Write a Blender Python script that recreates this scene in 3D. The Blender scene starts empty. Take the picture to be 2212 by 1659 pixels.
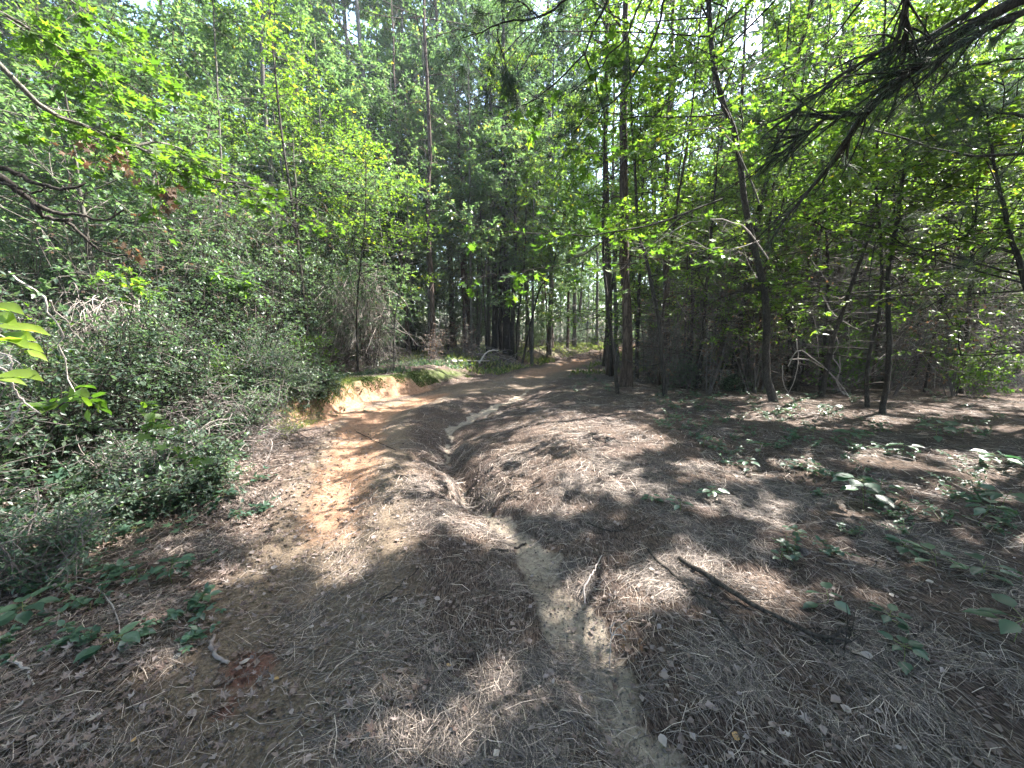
import bpy, math, numpy as np
from mathutils import Vector, Matrix
R_ = np.random.default_rng
rng = R_(11)
SC = bpy.context.scene
COL = SC.collection
# ------------------------------------------------------------------ camera, world, sun, exposure
FPX = 840.0                      # focal length in pixels of a 2212 px wide view of the photograph
CAMZ = 1.6
PITCH = math.radians(8.0)
cam = bpy.data.objects.new('camera', bpy.data.cameras.new('camera'))
COL.objects.link(cam)
cam.data.sensor_width = 36; cam.data.lens = 36 * FPX / 2212
cam.data.clip_start = 0.05; cam.data.clip_end = 600
cam.location = (0, 0, CAMZ); cam.rotation_euler = (math.radians(90) - PITCH, 0, 0)
SC.camera = cam
SUN_AZ, SUN_EL = math.radians(64), math.radians(53)
SD = np.array([math.sin(SUN_AZ) * math.cos(SUN_EL), math.cos(SUN_AZ) * math.cos(SUN_EL), math.sin(SUN_EL)])
w = bpy.data.worlds.new('World'); SC.world = w; w.use_nodes = True
nt = w.node_tree; nt.nodes.clear()
sky = nt.nodes.new('ShaderNodeTexSky'); sky.sky_type = 'NISHITA'; sky.sun_disc = False
sky.sun_elevation = SUN_EL; sky.sun_rotation = SUN_AZ; sky.air_density = 1.0; sky.dust_density = 2.0; sky.ozone_density = 1.0
bg = nt.nodes.new('ShaderNodeBackground'); bg.inputs[1].default_value = 0.15
wo = nt.nodes.new('ShaderNodeOutputWorld')
nt.links.new(sky.outputs[0], bg.inputs[0]); nt.links.new(bg.outputs[0], wo.inputs[0])
sl = bpy.data.lights.new('sun', 'SUN'); sl.energy = 5.0; sl.angle = math.radians(0.53); sl.color = (1.0, 0.95, 0.87)
so = bpy.data.objects.new('sun', sl); COL.objects.link(so)
so.rotation_euler = Vector(tuple(SD)).to_track_quat('Z', 'Y').to_euler()
SC.view_settings.view_transform = 'Standard'; SC.view_settings.look = 'None'
SC.view_settings.gamma = 1.0; SC.view_settings.use_curve_mapping = False
SC.view_settings.exposure = 2.95
cy = SC.cycles
cy.max_bounces = 7; cy.diffuse_bounces = 4; cy.glossy_bounces = 2; cy.transmission_bounces = 4; cy.transparent_max_bounces = 4
cy.denoising_prefilter = 'ACCURATE'
cy.caustics_reflective = False; cy.caustics_refractive = False; cy.sample_clamp_indirect = 6.0
# ------------------------------------------------------------------ pixels of the photograph (2212 wide) to places in the world
CP, SP = math.cos(PITCH), math.sin(PITCH)
def ray(px, py):
    u = (px - 1106) / FPX; v = (829.5 - py) / FPX
    return np.array([u, CP + v * SP, -SP + v * CP])
def pt(px, py, Y):
    d = ray(px, py); return np.array([0, 0, CAMZ]) + d * (Y / d[1])
# ------------------------------------------------------------------ noise
def vnoise(x, y, seed=0):
    xi = np.floor(x).astype(np.int64); yi = np.floor(y).astype(np.int64)
    fx = x - xi; fy = y - yi; fx = fx * fx * (3 - 2 * fx); fy = fy * fy * (3 - 2 * fy)
    def h(a, b):
        n = (a * 374761393 + b * 668265263 + seed * 974634777) & 0x7fffffff
        n = ((n ^ (n >> 13)) * 1274126177) & 0x7fffffff
        return ((n ^ (n >> 16)) & 0xffff) / 65535.0
    return (h(xi, yi) * (1 - fx) + h(xi + 1, yi) * fx) * (1 - fy) + (h(xi, yi + 1) * (1 - fx) + h(xi + 1, yi + 1) * fx) * fy
def fbm(x, y, octv=4, seed=0):
    s = 0; a = .5; t = 0
    for i in range(octv):
        s = s + a * vnoise(x * 2 ** i + 17.3 * i, y * 2 ** i - 9.1 * i, seed + i); t += a; a *= .5
    return s / t
def sm(a, b, x):
    t = np.clip((x - a) / (b - a), 0, 1); return t * t * (3 - 2 * t)
# ------------------------------------------------------------------ terrain height
GY = np.array([-6, 0, 1.23, 2.1, 2.7, 3.3, 3.7, 4.6, 5.5, 6.4, 7.5, 9.0, 12, 16, 22, 30, 40, 60, 100])
GX = np.array([1.2, .75, .52, .32, .12, -.17, -.42, -.72, -.95, -.95, -.55, .15, .8, 2.0, 4.4, 7.8, 12, 24, 50])
BY = np.array([-6, 0, 3, 5.3, 7, 8.2, 9.5, 11, 13, 15, 18, 23, 30, 40, 60, 100])
BX = np.array([-3.6, -3.0, -2.75, -3.05, -3.2, -3.2, -2.7, -1.9, -1.0, -.2, 1.0, 3.2, 6.3, 11, 23, 50])
def gx_at(y): return np.interp(y, GY, GX)
def bx_at(y): return np.interp(y, BY, BX)
def gxn(y): return gx_at(y) + (.22 * (fbm(y * 2.6, y * 0 + 1.7, 3, 12) - .5)) * sm(1.5, 3, y) * sm(12, 8, y)
def sand_mask(x, y):
    d = np.abs(x - gxn(y) + .10 * (fbm(x * 2.1, y * 2.1, 3, 5) - .5))
    wd = np.interp(y, [-6, 1.2, 2.1, 3.3, 3.7, 5, 6.2, 7.5, 9, 12], [.19, .18, .15, .10, .02, .01, .09, .15, .09, .02])
    n = fbm(x * 5, y * 5, 4, 40); n2 = fbm(x * 14, y * 14, 3, 44)
    return (1 - sm(wd * .45, wd * 1.5, d + .22 * (n - .5) + .08 * (n2 - .5))) * np.interp(y, [1.1, 1.5, 1.9, 2.8, 3.3], [.75, .8, .9, 1, 1])
def H(x, y):
    x = np.asarray(x, float); y = np.asarray(y, float)
    bx = bx_at(y) + .5 * (fbm(y * .9, x * 0 + 3.3, 3, 3) - .5) * sm(2, 6, y) + .12 * (fbm(y * 5, x * 3, 2, 4) - .5)
    dl = bx - x                                   # > 0: on the bank
    steep = np.interp(y, [0, 4.8, 6.2, 9.5, 11, 14], [1.3, 1.1, .34, .34, .8, 1.6])
    bh = np.interp(y, [-6, 1, 4, 6, 9, 13, 18, 30], [.05, .1, .2, .42, .46, .48, .45, .2])
    z = bh * sm(-.02, 1, dl / steep + .0)
    gx = gxn(y); dr = x - gx
    rh = np.interp(y, [-6, 1, 2.6, 3.6, 5, 8, 11, 16, 30], [.0, .02, .05, .15, .21, .21, .18, .10, 0])
    z = z + rh * sm(.05, np.interp(y, [0, 3.5, 8, 14], [1.8, 1.45, 1.8, 2.8]), dr)
    lh = np.interp(y, [-6, 1, 3.2, 3.8, 5, 7, 10], [.0, .02, .04, .11, .12, .08, .03])
    z = z + lh * sm(.05, .9, -dr)
    td = np.interp(y, [-6, 1, 3.2, 3.62, 4.4, 5.4, 6.2, 8], [.035, .04, .045, .27, .28, .2, .10, .03])
    tw = np.interp(y, [-6, 1, 3.2, 3.7, 5.5, 8], [.24, .22, .17, .17, .22, .3])
    z = z + .11 * (fbm(x * 6, y * 6, 4, 14) - .5) * np.exp(-(dr / .55) ** 2) * sm(3.0, 3.8, y) * sm(9, 7, y)
    z = z - td * np.exp(-np.abs(dr / tw) ** np.interp(y, [3.2, 3.7, 5], [3.0, 1.3, 1.5]))
    rut = np.interp(y, [-6, 1, 3, 6, 9], [-1.2, -1.0, -1.5, -2.35, -2.0])
    z = z - .07 * np.exp(-((x - rut) / .35) ** 2) * sm(12, 8, y)
    r = np.hypot(x, y)
    z = z + .28 * (fbm(x * .22 + 8, y * .22, 3, 1) - .5) * sm(6, 16, r)
    z = z + (.085 * (fbm(x * 1.1, y * 1.1, 3, 2) - .5) + .052 * (fbm(x * 4.6, y * 4.6, 4, 7) - .5))
    sandm = sand_mask(x, y)
    z = z + .020 * (fbm(x * 20, y * 20, 3, 9) - .5) * (1 - .7 * sandm)
    return z
def hz(x, y): return float(H(np.array([x]), np.array([y]))[0])
def gnd(px, py, up=0.0):
    d = ray(px, py)
    if d[2] > -.008: d[2] = -.008
    lo = .5
    t = np.linspace(.8, 90, 6000)
    P = np.array([0, 0, CAMZ])[None] + d[None] * t[:, None]
    b = np.nonzero(P[:, 2] < H(P[:, 0], P[:, 1]))[0]
    p = P[b[0]] if len(b) else P[-1]
    return np.array([p[0], p[1], hz(p[0], p[1]) + up])
# ------------------------------------------------------------------ mesh building
class MB:
    def __init__(s): s.v = []; s.f = []; s.t = []; s.m = []; s.n = 0
    def add(s, V, F, tint=None, mat=0):
        V = np.asarray(V, float).reshape(-1, 3); F = np.asarray(F, np.int64)
        if len(V) == 0: return s
        s.v.append(V); s.f.append(F + s.n); s.n += len(V)
        s.t.append(np.full(len(V), .5) if tint is None else np.broadcast_to(np.asarray(tint, float), (len(V),)))
        s.m.append(np.full(len(F), mat, np.int32))
        return s
    def mesh(s, name, mats, off=(0, 0, 0), smooth=True, extra=None):
        me = bpy.data.meshes.new(name)
        V = np.concatenate(s.v) - np.asarray(off, float)[None]
        me.vertices.add(len(V)); me.vertices.foreach_set('co', V.astype(np.float32).ravel())
        li = np.concatenate([f.ravel() for f in s.f]); ct = np.concatenate([np.full(len(f), f.shape[1]) for f in s.f])
        me.loops.add(len(li)); me.loops.foreach_set('vertex_index', li.astype(np.int32))
        me.polygons.add(len(ct)); me.polygons.foreach_set('loop_start', (np.cumsum(ct) - ct).astype(np.int32))
        me.polygons.foreach_set('loop_total', ct.astype(np.int32))
        me.polygons.foreach_set('material_index', np.concatenate(s.m))
        me.polygons.foreach_set('use_smooth', np.full(len(ct), smooth))
        a = me.attributes.new('tint', 'FLOAT', 'POINT'); a.data.foreach_set('value', np.concatenate(s.t).astype(np.float32))
        for k, arr in (extra or {}).items():
            a = me.attributes.new(k, 'FLOAT', 'POINT'); a.data.foreach_set('value', arr.astype(np.float32))
        for m in (mats if isinstance(mats, (list, tuple)) else [mats]): me.materials.append(m)
        me.update(calc_edges=True)
        return me
def nrm(a): return a / np.maximum(np.linalg.norm(a, axis=-1, keepdims=True), 1e-9)
def tubes(P, rad, sides=4, cap=False):
    """P (m,n,3), rad (m,n) -> verts, quads"""
    P = np.asarray(P, float); rad = np.asarray(rad, float); m, n, _ = P.shape
    T = nrm(np.gradient(P, axis=1)); ref = np.broadcast_to(np.array([.31, .88, .36]), T.shape).copy()
    al = np.abs((T * ref).sum(-1)) > .93; ref[al] = [.9, -.2, .3]
    A = nrm(np.cross(T, ref)); B = np.cross(T, A)
    th = np.arange(sides) * 2 * np.pi / sides
    V = P[:, :, None, :] + rad[:, :, None, None] * (np.cos(th)[None, None, :, None] * A[:, :, None] + np.sin(th)[None, None, :, None] * B[:, :, None])
    i = np.arange(m)[:, None, None] * n * sides; j = np.arange(n - 1)[None, :, None] * sides; k = np.arange(sides)[None, None, :]; k2 = (k + 1) % sides
    F = np.stack([i + j + k, i + j + k2, i + j + sides + k2, i + j + sides + k], -1).reshape(-1, 4)
    return V.reshape(-1, 3), F
def smooth_path(pts, n, wob=0, rg=None):
    pts = np.asarray(pts, float); k = len(pts)
    if k == 2: pts = np.array([pts[0], (pts[0] + pts[1]) / 2, pts[1]]); k = 3
    seg = np.r_[0, np.cumsum(np.linalg.norm(np.diff(pts, axis=0), axis=1))]; s = seg / seg[-1]
    tt = np.linspace(0, 1, n); out = np.empty((n, 3))
    pp = np.vstack([2 * pts[0] - pts[1], pts, 2 * pts[-1] - pts[-2]])
    idx = np.clip(np.searchsorted(s, tt, side='right') - 1, 0, k - 2)
    u = (tt - s[idx]) / np.maximum(s[idx + 1] - s[idx], 1e-9); u = u[:, None]
    p0, p1, p2, p3 = pp[idx], pp[idx + 1], pp[idx + 2], pp[idx + 3]
    out = .5 * ((2 * p1) + (-p0 + p2) * u + (2 * p0 - 5 * p1 + 4 * p2 - p3) * u ** 2 + (-p0 + 3 * p1 - 3 * p2 + p3) * u ** 3)
    if wob: out = out + (rg or rng).normal(0, wob, out.shape) * np.sin(np.pi * tt)[:, None]
    return out
# leaf templates: (along, across, up) and triangles / quads
DIA = (np.array([[0, 0, 0], [.45, .26, .05], [1, 0, -.06], [.45, -.26, .05]]), np.array([[0, 2, 1], [0, 3, 2]]))
TRI = (np.array([[.05, .3, .03], [.12, -.3, .03], [1, .0, -.08]]), np.array([[0, 1, 2]]))
def ovate():
    xs = np.array([0, .18, .45, .75, 1.0]); ws = np.array([0, .22, .29, .17, 0])
    v = [[0, 0, 0]]; 
    for x, q in zip(xs[1:-1], ws[1:-1]): v += [[x, q, .05], [x, 0, -.02 - .05 * x], [x, -q, .05]]
    v.append([1, 0, -.12])
    f = [[0, 2, 1], [0, 3, 2]]; q = []
    for i in (1, 4): f += [[i, i + 1, i + 4], [i, i + 4, i + 3], [i + 1, i + 2, i + 5], [i + 1, i + 5, i + 4]]
    f += [[7, 8, 10], [8, 9, 10]]
    return np.array(v), np.array(f)
OVA = ovate()
def lobed(n=5, depth=.45, asp=.9):
    ang = np.linspace(-2.5, 2.5, 2 * n + 1); v = [[.12, 0, 0]]
    for i, a in enumerate(ang):
        r = (1.0 if i % 2 else depth) * (.62 + .38 * math.cos(a / 1.25)) * .62
        v.append([.38 + r * math.cos(a), asp * r * math.sin(a), .06 * (1 if i % 2 else -.4)])
    v[0] = [.3, 0, -.03]
    f = [[0, i + 1, i + 2] for i in range(2 * n)] 
    v.append([0, 0, 0]); f.append([0, 1, len(v) - 1]); f.append([0, len(v) - 1, 2 * n + 1])
    return np.array(v), np.array(f)
LOB = lobed()
def leaves(pos, dr, nm, size, tpl, width=1.0):
    pos = np.asarray(pos); X = nrm(dr); Yv = nrm(np.cross(nm, X)); Z = np.cross(X, Yv)
    tv, tf = tpl; size = np.broadcast_to(size, (len(pos),))
    V = pos[:, None] + size[:, None, None] * (tv[None, :, 0, None] * X[:, None] + width * tv[None, :, 1, None] * Yv[:, None] + tv[None, :, 2, None] * Z[:, None])
    k = len(tv); F = (tf[None] + (np.arange(len(pos)) * k)[:, None, None]).reshape(-1, tf.shape[1])
    return V.reshape(-1, 3), F, k
def rdir(n, rg, zb=0.0, zs=1.0):
    d = rg.normal(size=(n, 3)); d[:, 2] = d[:, 2] * zs + zb; return nrm(d)
# ------------------------------------------------------------------ objects
def obj(name, me, parent=None, loc=(0, 0, 0), **kw):
    o = bpy.data.objects.new(name, me); COL.objects.link(o); o.location = [float(c) for c in loc]
    if parent is not None: o.parent = parent
    for k, v in kw.items(): o[k] = v
    return o
def thing(name, label, cat, loc, group=None):
    o = obj(name, None, None, loc, label=label, category=cat)
    o.empty_display_size = .1
    if group: o['group'] = group
    return o
# ------------------------------------------------------------------ materials
def newmat(name):
    m = bpy.data.materials.new(name); m.use_nodes = True; m.node_tree.nodes.clear(); return m, m.node_tree.nodes, m.node_tree.links
def ramp(N, stops):
    r = N.new('ShaderNodeValToRGB'); e = r.color_ramp.elements
    while len(e) < len(stops): e.new(.5)
    for i, (p, c) in enumerate(stops): e[i].position = p; e[i].color = (*c, 1)
    return r
def leaf_mat(name, stops, trans=.42, rough=.42, tcol=(1.2, 1.35, .55), spec=.5):
    m, N, L = newmat(name)
    at = N.new('ShaderNodeAttribute'); at.attribute_name = 'tint'
    oi = N.new('ShaderNodeObjectInfo')
    ad = N.new('ShaderNodeMath'); ad.operation = 'MULTIPLY_ADD'; ad.inputs[1].default_value = .25
    L.new(oi.outputs['Random'], ad.inputs[0]); 
    sb = N.new('ShaderNodeMath'); sb.operation = 'SUBTRACT'; sb.inputs[1].default_value = .125
    L.new(at.outputs['Fac'], sb.inputs[0]); L.new(sb.outputs[0], ad.inputs[2])
    r = ramp(N, stops); L.new(ad.outputs[0], r.inputs[0])
    p = N.new('ShaderNodeBsdfPrincipled'); p.inputs['Roughness'].default_value = rough; p.inputs['Specular IOR Level'].default_value = spec
    L.new(r.outputs[0], p.inputs['Base Color'])
    t = N.new('ShaderNodeBsdfTranslucent'); mu = N.new('ShaderNodeMix'); mu.data_type = 'RGBA'; mu.blend_type = 'MULTIPLY'; mu.inputs[0].default_value = 1
    mu.clamp_result = False
    L.new(r.outputs[0], mu.inputs[6]); mu.inputs[7].default_value = (*[c * 1.9 for c in tcol], 1); L.new(mu.outputs[2], t.inputs[0])
    mx = N.new('ShaderNodeMixShader'); mx.inputs[0].default_value = trans
    L.new(p.outputs[0], mx.inputs[1]); L.new(t.outputs[0], mx.inputs[2])
    o = N.new('ShaderNodeOutputMaterial'); L.new(mx.outputs[0], o.inputs[0]); return m
def bark_mat(name, c1, c2, scale=14, stretch=(1, 1, .22), bump=.6, c3=None):
    m, N, L = newmat(name)
    tc = N.new('ShaderNodeTexCoord'); mp = N.new('ShaderNodeMapping'); mp.inputs['Scale'].default_value = stretch
    L.new(tc.outputs['Object'], mp.inputs[0])
    vo = N.new('ShaderNodeTexVoronoi'); vo.feature = 'DISTANCE_TO_EDGE'; vo.inputs['Scale'].default_value = scale
    nz = N.new('ShaderNodeTexNoise'); nz.inputs['Scale'].default_value = scale * .8; nz.inputs['Detail'].default_value = 6
    L.new(mp.outputs[0], nz.inputs[0])
    mxv = N.new('ShaderNodeMix'); mxv.data_type = 'RGBA'; mxv.inputs[0].default_value = .25
    L.new(mp.outputs[0], mxv.inputs[6]); L.new(nz.outputs['Color'], mxv.inputs[7]); L.new(mxv.outputs[2], vo.inputs[0])
    r = ramp(N, [(0, [c * .35 for c in c1]), (.12, c1), (.6, c2)]); L.new(vo.outputs['Distance'], r.inputs[0])
    n2 = N.new('ShaderNodeTexNoise'); n2.inputs['Scale'].default_value = 1.7; n2.inputs['Detail'].default_value = 4; L.new(tc.outputs['Object'], n2.inputs[0])
    r2 = ramp(N, [(.38, (0, 0, 0)), (.66, (1, 1, 1))]); L.new(n2.outputs[0], r2.inputs[0])
    mx = N.new('ShaderNodeMix'); mx.data_type = 'RGBA'; L.new(r2.outputs[0], mx.inputs[0]); L.new(r.outputs[0], mx.inputs[6])
    m3 = N.new('ShaderNodeMix'); m3.data_type = 'RGBA'; m3.blend_type = 'MULTIPLY'; m3.inputs[0].default_value = 1; m3.inputs[7].default_value = (*(c3 or (1.5, 1.5, 1.4)), 1)
    L.new(r.outputs[0], m3.inputs[6]); L.new(m3.outputs[2], mx.inputs[7])
    p = N.new('ShaderNodeBsdfPrincipled'); p.inputs['Roughness'].default_value = .9; p.inputs['Specular IOR Level'].default_value = .2
    L.new(mx.outputs[2], p.inputs['Base Color'])
    bp = N.new('ShaderNodeBump'); bp.inputs['Strength'].default_value = bump; bp.inputs['Distance'].default_value = .03
    L.new(r.outputs[0], bp.inputs['Height']); L.new(bp.outputs[0], p.inputs['Normal'])
    o = N.new('ShaderNodeOutputMaterial'); L.new(p.outputs[0], o.inputs[0]); return m
def tint_mat(name, stops, rough=.8, spec=.25, trans=0):
    m, N, L = newmat(name)
    at = N.new('ShaderNodeAttribute'); at.attribute_name = 'tint'
    r = ramp(N, stops); L.new(at.outputs['Fac'], r.inputs[0])
    p = N.new('ShaderNodeBsdfPrincipled'); p.inputs['Roughness'].default_value = rough; p.inputs['Specular IOR Level'].default_value = spec
    L.new(r.outputs[0], p.inputs['Base Color']); o = N.new('ShaderNodeOutputMaterial')
    if trans:
        t = N.new('ShaderNodeBsdfTranslucent'); L.new(r.outputs[0], t.inputs[0]); mx = N.new('ShaderNodeMixShader'); mx.inputs[0].default_value = trans
        L.new(p.outputs[0], mx.inputs[1]); L.new(t.outputs[0], mx.inputs[2]); L.new(mx.outputs[0], o.inputs[0])
    else: L.new(p.outputs[0], o.inputs[0])
    return m
M_LEAF = leaf_mat('leaf_green', [(0, (.040, .070, .054)), (.5, (.078, .128, .074)), (.85, (.125, .178, .08)), (.97, (.14, .17, .05)), (1, (.26, .19, .04))], trans=.45, tcol=(1.15, 1.3, .62), rough=.4, spec=.6)
M_LEAFY = leaf_mat('leaf_yellow_green', [(0, (.045, .085, .02)), (.5, (.09, .15, .025)), (.9, (.14, .19, .03)), (1, (.30, .22, .03))], trans=.5)
M_LEAFD = leaf_mat('leaf_shrub', [(0, (.036, .064, .050)), (.5, (.070, .108, .078)), (1, (.12, .16, .10))], trans=.4, rough=.42, tcol=(1.1, 1.3, .65))
M_LEAFB = leaf_mat('leaf_bough', [(0, (.035, .075, .018)), (.5, (.06, .115, .02)), (1, (.11, .165, .025))], trans=.48, rough=.45)
M_SEED = leaf_mat('leaf_seedling', [(0, (.03, .065, .045)), (.5, (.048, .095, .062)), (1, (.085, .135, .075))], trans=.3, rough=.42, tcol=(.8, 1.2, .6), spec=.7)
M_NEED = leaf_mat('green_needles', [(0, (.02, .045, .02)), (1, (.05, .085, .03))], trans=.15, rough=.5)
M_DEADL = leaf_mat('dead_leaf', [(0, (.07, .04, .025)), (.5, (.14, .085, .05)), (1, (.24, .17, .12))], trans=.25, rough=.7, tcol=(1, .8, .6))
M_PINE = bark_mat('pine_bark', (.065, .045, .037), (.125, .095, .078), 13, c3=(1.3, 1.3, 1.3))
M_BARK = bark_mat('grey_bark', (.085, .078, .068), (.15, .14, .125), 26, (1, 1, .3), .4, c3=(1.7, 1.75, 1.75))
M_DARK = bark_mat('dark_bark', (.035, .030, .027), (.07, .06, .054), 22, (1, 1, .3), .5)
M_PALE = tint_mat('pale_dead_wood', [(0, (.16, .13, .12)), (.5, (.32, .28, .26)), (1, (.52, .47, .42))])
M_BRUSH = tint_mat('grey_dead_wood', [(0, (.06, .05, .048)), (.5, (.14, .12, .115)), (1, (.30, .27, .25))])
M_LIT = tint_mat('pine_needle_litter', [(0, (.05, .042, .038)), (.35, (.115, .095, .086)), (.7, (.26, .212, .18)), (1, (.52, .43, .355))], rough=.62, spec=.35)
M_FALL = tint_mat('fallen_leaf', [(0, (.09, .06, .05)), (.3, (.17, .125, .105)), (.6, (.26, .215, .20)), (.85, (.36, .31, .27)), (1, (.38, .24, .10))], rough=.55, spec=.4, trans=.12)
M_MOSS = tint_mat('moss', [(0, (.03, .05, .012)), (1, (.11, .15, .03))], rough=.95)
M_GRASS = leaf_mat('grass_blades', [(0, (.05, .08, .03)), (.6, (.11, .14, .05)), (1, (.25, .24, .13))], trans=.35)
# ground
def ground_mat():
    m, N, L = newmat('forest_floor')
    tc = N.new('ShaderNodeTexCoord')
    def noise(s, d=6, rf=.6, vec=None, dist=0):
        n = N.new('ShaderNodeTexNoise'); n.inputs['Scale'].default_value = s; n.inputs['Detail'].default_value = d; n.inputs['Roughness'].default_value = rf
        n.inputs['Distortion'].default_value = dist
        L.new(vec if vec else tc.outputs['Object'], n.inputs[0]); return n.outputs[0]
    def mix(f, a, b):
        x = N.new('ShaderNodeMix'); x.data_type = 'RGBA'; L.new(f, x.inputs[0])
        L.new(a, x.inputs[6]); L.new(b, x.inputs[7]); return x.outputs[2]
    def attr(n):
        a = N.new('ShaderNodeAttribute'); a.attribute_name = n; return a.outputs['Fac']
    def thr(a, b, lo=.35, hi=.65):      # attribute broken up by noise
        s = N.new('ShaderNodeMath'); s.operation = 'ADD'; L.new(a, s.inputs[0])
        t = N.new('ShaderNodeMath'); t.operation = 'MULTIPLY_ADD'; t.inputs[1].default_value = .9; t.inputs[2].default_value = -.45; L.new(b, t.inputs[0])
        L.new(t.outputs[0], s.inputs[1]); r = ramp(N, [(lo, (0, 0, 0)), (hi, (1, 1, 1))]); L.new(s.outputs[0], r.inputs[0]); return r.outputs[0]
    # litter: streaky stretched noises laid over each other in two directions
    def streak(rot, sc):
        mp = N.new('ShaderNodeMapping'); mp.inputs['Rotation'].default_value = (0, 0, rot); mp.inputs['Scale'].default_value = (1, .12, 1)
        L.new(tc.outputs['Object'], mp.inputs[0]); return noise(sc, 3, .6, mp.outputs[0], .6)
    s1, s2, s3 = streak(.5, 130), streak(-.7, 120), streak(1.9, 140)
    mxn = N.new('ShaderNodeMath'); mxn.operation = 'MAXIMUM'; L.new(s1, mxn.inputs[0]); L.new(s2, mxn.inputs[1])
    mx2 = N.new('ShaderNodeMath'); mx2.operation = 'MAXIMUM'; L.new(mxn.outputs[0], mx2.inputs[0]); L.new(s3, mx2.inputs[1])
    lit = ramp(N, [(.46, (.022, .017, .015)), (.58, (.085, .064, .054)), (.70, (.20, .155, .13)), (.8, (.34, .27, .22))]); L.new(mx2.outputs[0], lit.inputs[0])
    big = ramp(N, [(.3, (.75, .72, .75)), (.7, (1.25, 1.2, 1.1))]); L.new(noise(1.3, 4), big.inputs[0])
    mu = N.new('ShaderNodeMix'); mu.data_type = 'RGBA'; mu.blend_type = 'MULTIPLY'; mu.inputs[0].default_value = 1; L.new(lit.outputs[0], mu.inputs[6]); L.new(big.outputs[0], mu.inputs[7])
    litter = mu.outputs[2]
    dirt = ramp(N, [(.3, (.06, .045, .035)), (.5, (.15, .115, .085)), (.7, (.24, .19, .14))]); L.new(noise(55, 8, .7), dirt.inputs[0])
    clay = ramp(N, [(.3, (.13, .075, .048)), (.5, (.25, .148, .095)), (.7, (.36, .24, .165))]); L.new(noise(16, 8, .72), clay.inputs[0])
    red = ramp(N, [(.3, (.09, .045, .035)), (.7, (.19, .10, .075))]); L.new(noise(40, 6, .7), red.inputs[0])
    sand = ramp(N, [(.3, (.18, .145, .115)), (.5, (.315, .26, .205)), (.75, (.43, .37, .29))]); L.new(noise(30, 8, .7), sand.inputs[0])
    green = ramp(N, [(.35, (.03, .045, .015)), (.65, (.10, .12, .04))]); L.new(noise(60, 5, .7), green.inputs[0])
    br = noise(9, 6, .7)
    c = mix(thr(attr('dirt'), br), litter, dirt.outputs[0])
    c = mix(thr(attr('clay'), noise(5, 7, .7)), c, clay.outputs[0])
    c = mix(thr(attr('red'), noise(20, 8, .75), .35, .8), c, red.outputs[0])
    c = mix(thr(attr('green'), noise(7, 7, .7)), c, green.outputs[0])
    c = mix(thr(attr('sand'), noise(22, 8, .75), .42, .72), c, sand.outputs[0])
    p = N.new('ShaderNodeBsdfPrincipled'); p.inputs['Roughness'].default_value = .93; p.inputs['Specular IOR Level'].default_value = .15
    L.new(c, p.inputs['Base Color'])
    b1 = N.new('ShaderNodeBump'); b1.inputs['Strength'].default_value = .9; b1.inputs['Distance'].default_value = .012; L.new(mx2.outputs[0], b1.inputs['Height'])
    b2 = N.new('ShaderNodeBump'); b2.inputs['Strength'].default_value = .8; b2.inputs['Distance'].default_value = .02; L.new(noise(45, 8, .75), b2.inputs['Height']); L.new(b1.outputs[0], b2.inputs['Normal'])
    L.new(b2.outputs[0], p.inputs['Normal'])
    o = N.new('ShaderNodeOutputMaterial'); L.new(p.outputs[0], o.inputs[0]); return m
M_GROUND = ground_mat()
# ------------------------------------------------------------------ ground
def rut_x(y): return np.interp(y, [-6, 1, 3, 6, 7, 9, 12], [-1.2, -1.0, -1.5, -2.35, -2.6, -1.9, -1.2])
def m_clay(x, y):
    rut = np.exp(-((x - rut_x(y)) / .42) ** 2) * sm(1.8, 3.2, y) * sm(10.5, 9, y) * np.interp(y, [2, 3.2, 6], [.3, .75, 1])
    face = np.exp(-((x - bx_at(y) + .1) / .35) ** 2) * sm(5.2, 6.4, y) * sm(11.5, 9.5, y)
    path = np.exp(-((x - (bx_at(y) + 1.6)) / 1.0) ** 2) * sm(10, 14, y) * .65
    return np.clip(np.maximum(np.maximum(rut, face * 1.2), path), 0, 1)
def m_dirt(x, y):
    lane = np.exp(-((x - (rut_x(y) + .1)) / .75) ** 4) * sm(14, 9, y) * .75
    path = np.exp(-((x - (bx_at(y) + 1.9)) / 1.5) ** 4) * sm(7, 10, y) * .6
    return np.maximum(lane, path)
def m_red(x, y):
    z = np.zeros_like(x)
    for px, py, r in ((535, 1450, .13), (575, 1430, .06), (490, 1540, .06), (1170, 1560, .0)):
        g = REDP[(px, py)]; z = np.maximum(z, 1.0 * np.exp(-(((x - g[0]) / r) ** 2 + ((y - g[1]) / (r * 1.2)) ** 2)) if r else 0)
    return z
REDP = {k: gnd(*k) for k in ((535, 1450), (575, 1430), (490, 1540), (1170, 1560))}
def m_green(x, y):
    top = np.exp(-((x - bx_at(y) + .45) / .3) ** 2) * sm(6, 7.5, y) * sm(15, 11, y) * .85
    far = sm(14, 20, y) * (.35 + .25 * fbm(x * .3, y * .3, 2, 33)) * (1 - np.exp(-((x - (bx_at(y) + 1.6)) / 1.6) ** 2))
    return np.maximum(top, far)
def axis(lo, hi, c, k, n):
    a, b = np.arcsinh((lo - c) / k), np.arcsinh((hi - c) / k); return c + k * np.sinh(np.linspace(a, b, n))
gxs = axis(-90, 90, 0, 2.3, 430); gys = axis(-25, 130, 2.8, 2.2, 470)
XX, YY = np.meshgrid(gxs, gys); xf, yf = XX.ravel(), YY.ravel()
ZZ = H(xf, yf)
nx, ny = len(gxs), len(gys)
ii = (np.arange(ny - 1)[:, None] * nx + np.arange(nx - 1)[None]).ravel()
gm = MB().add(np.stack([xf, yf, ZZ], 1), np.stack([ii, ii + 1, ii + nx + 1, ii + nx], 1))
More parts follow.
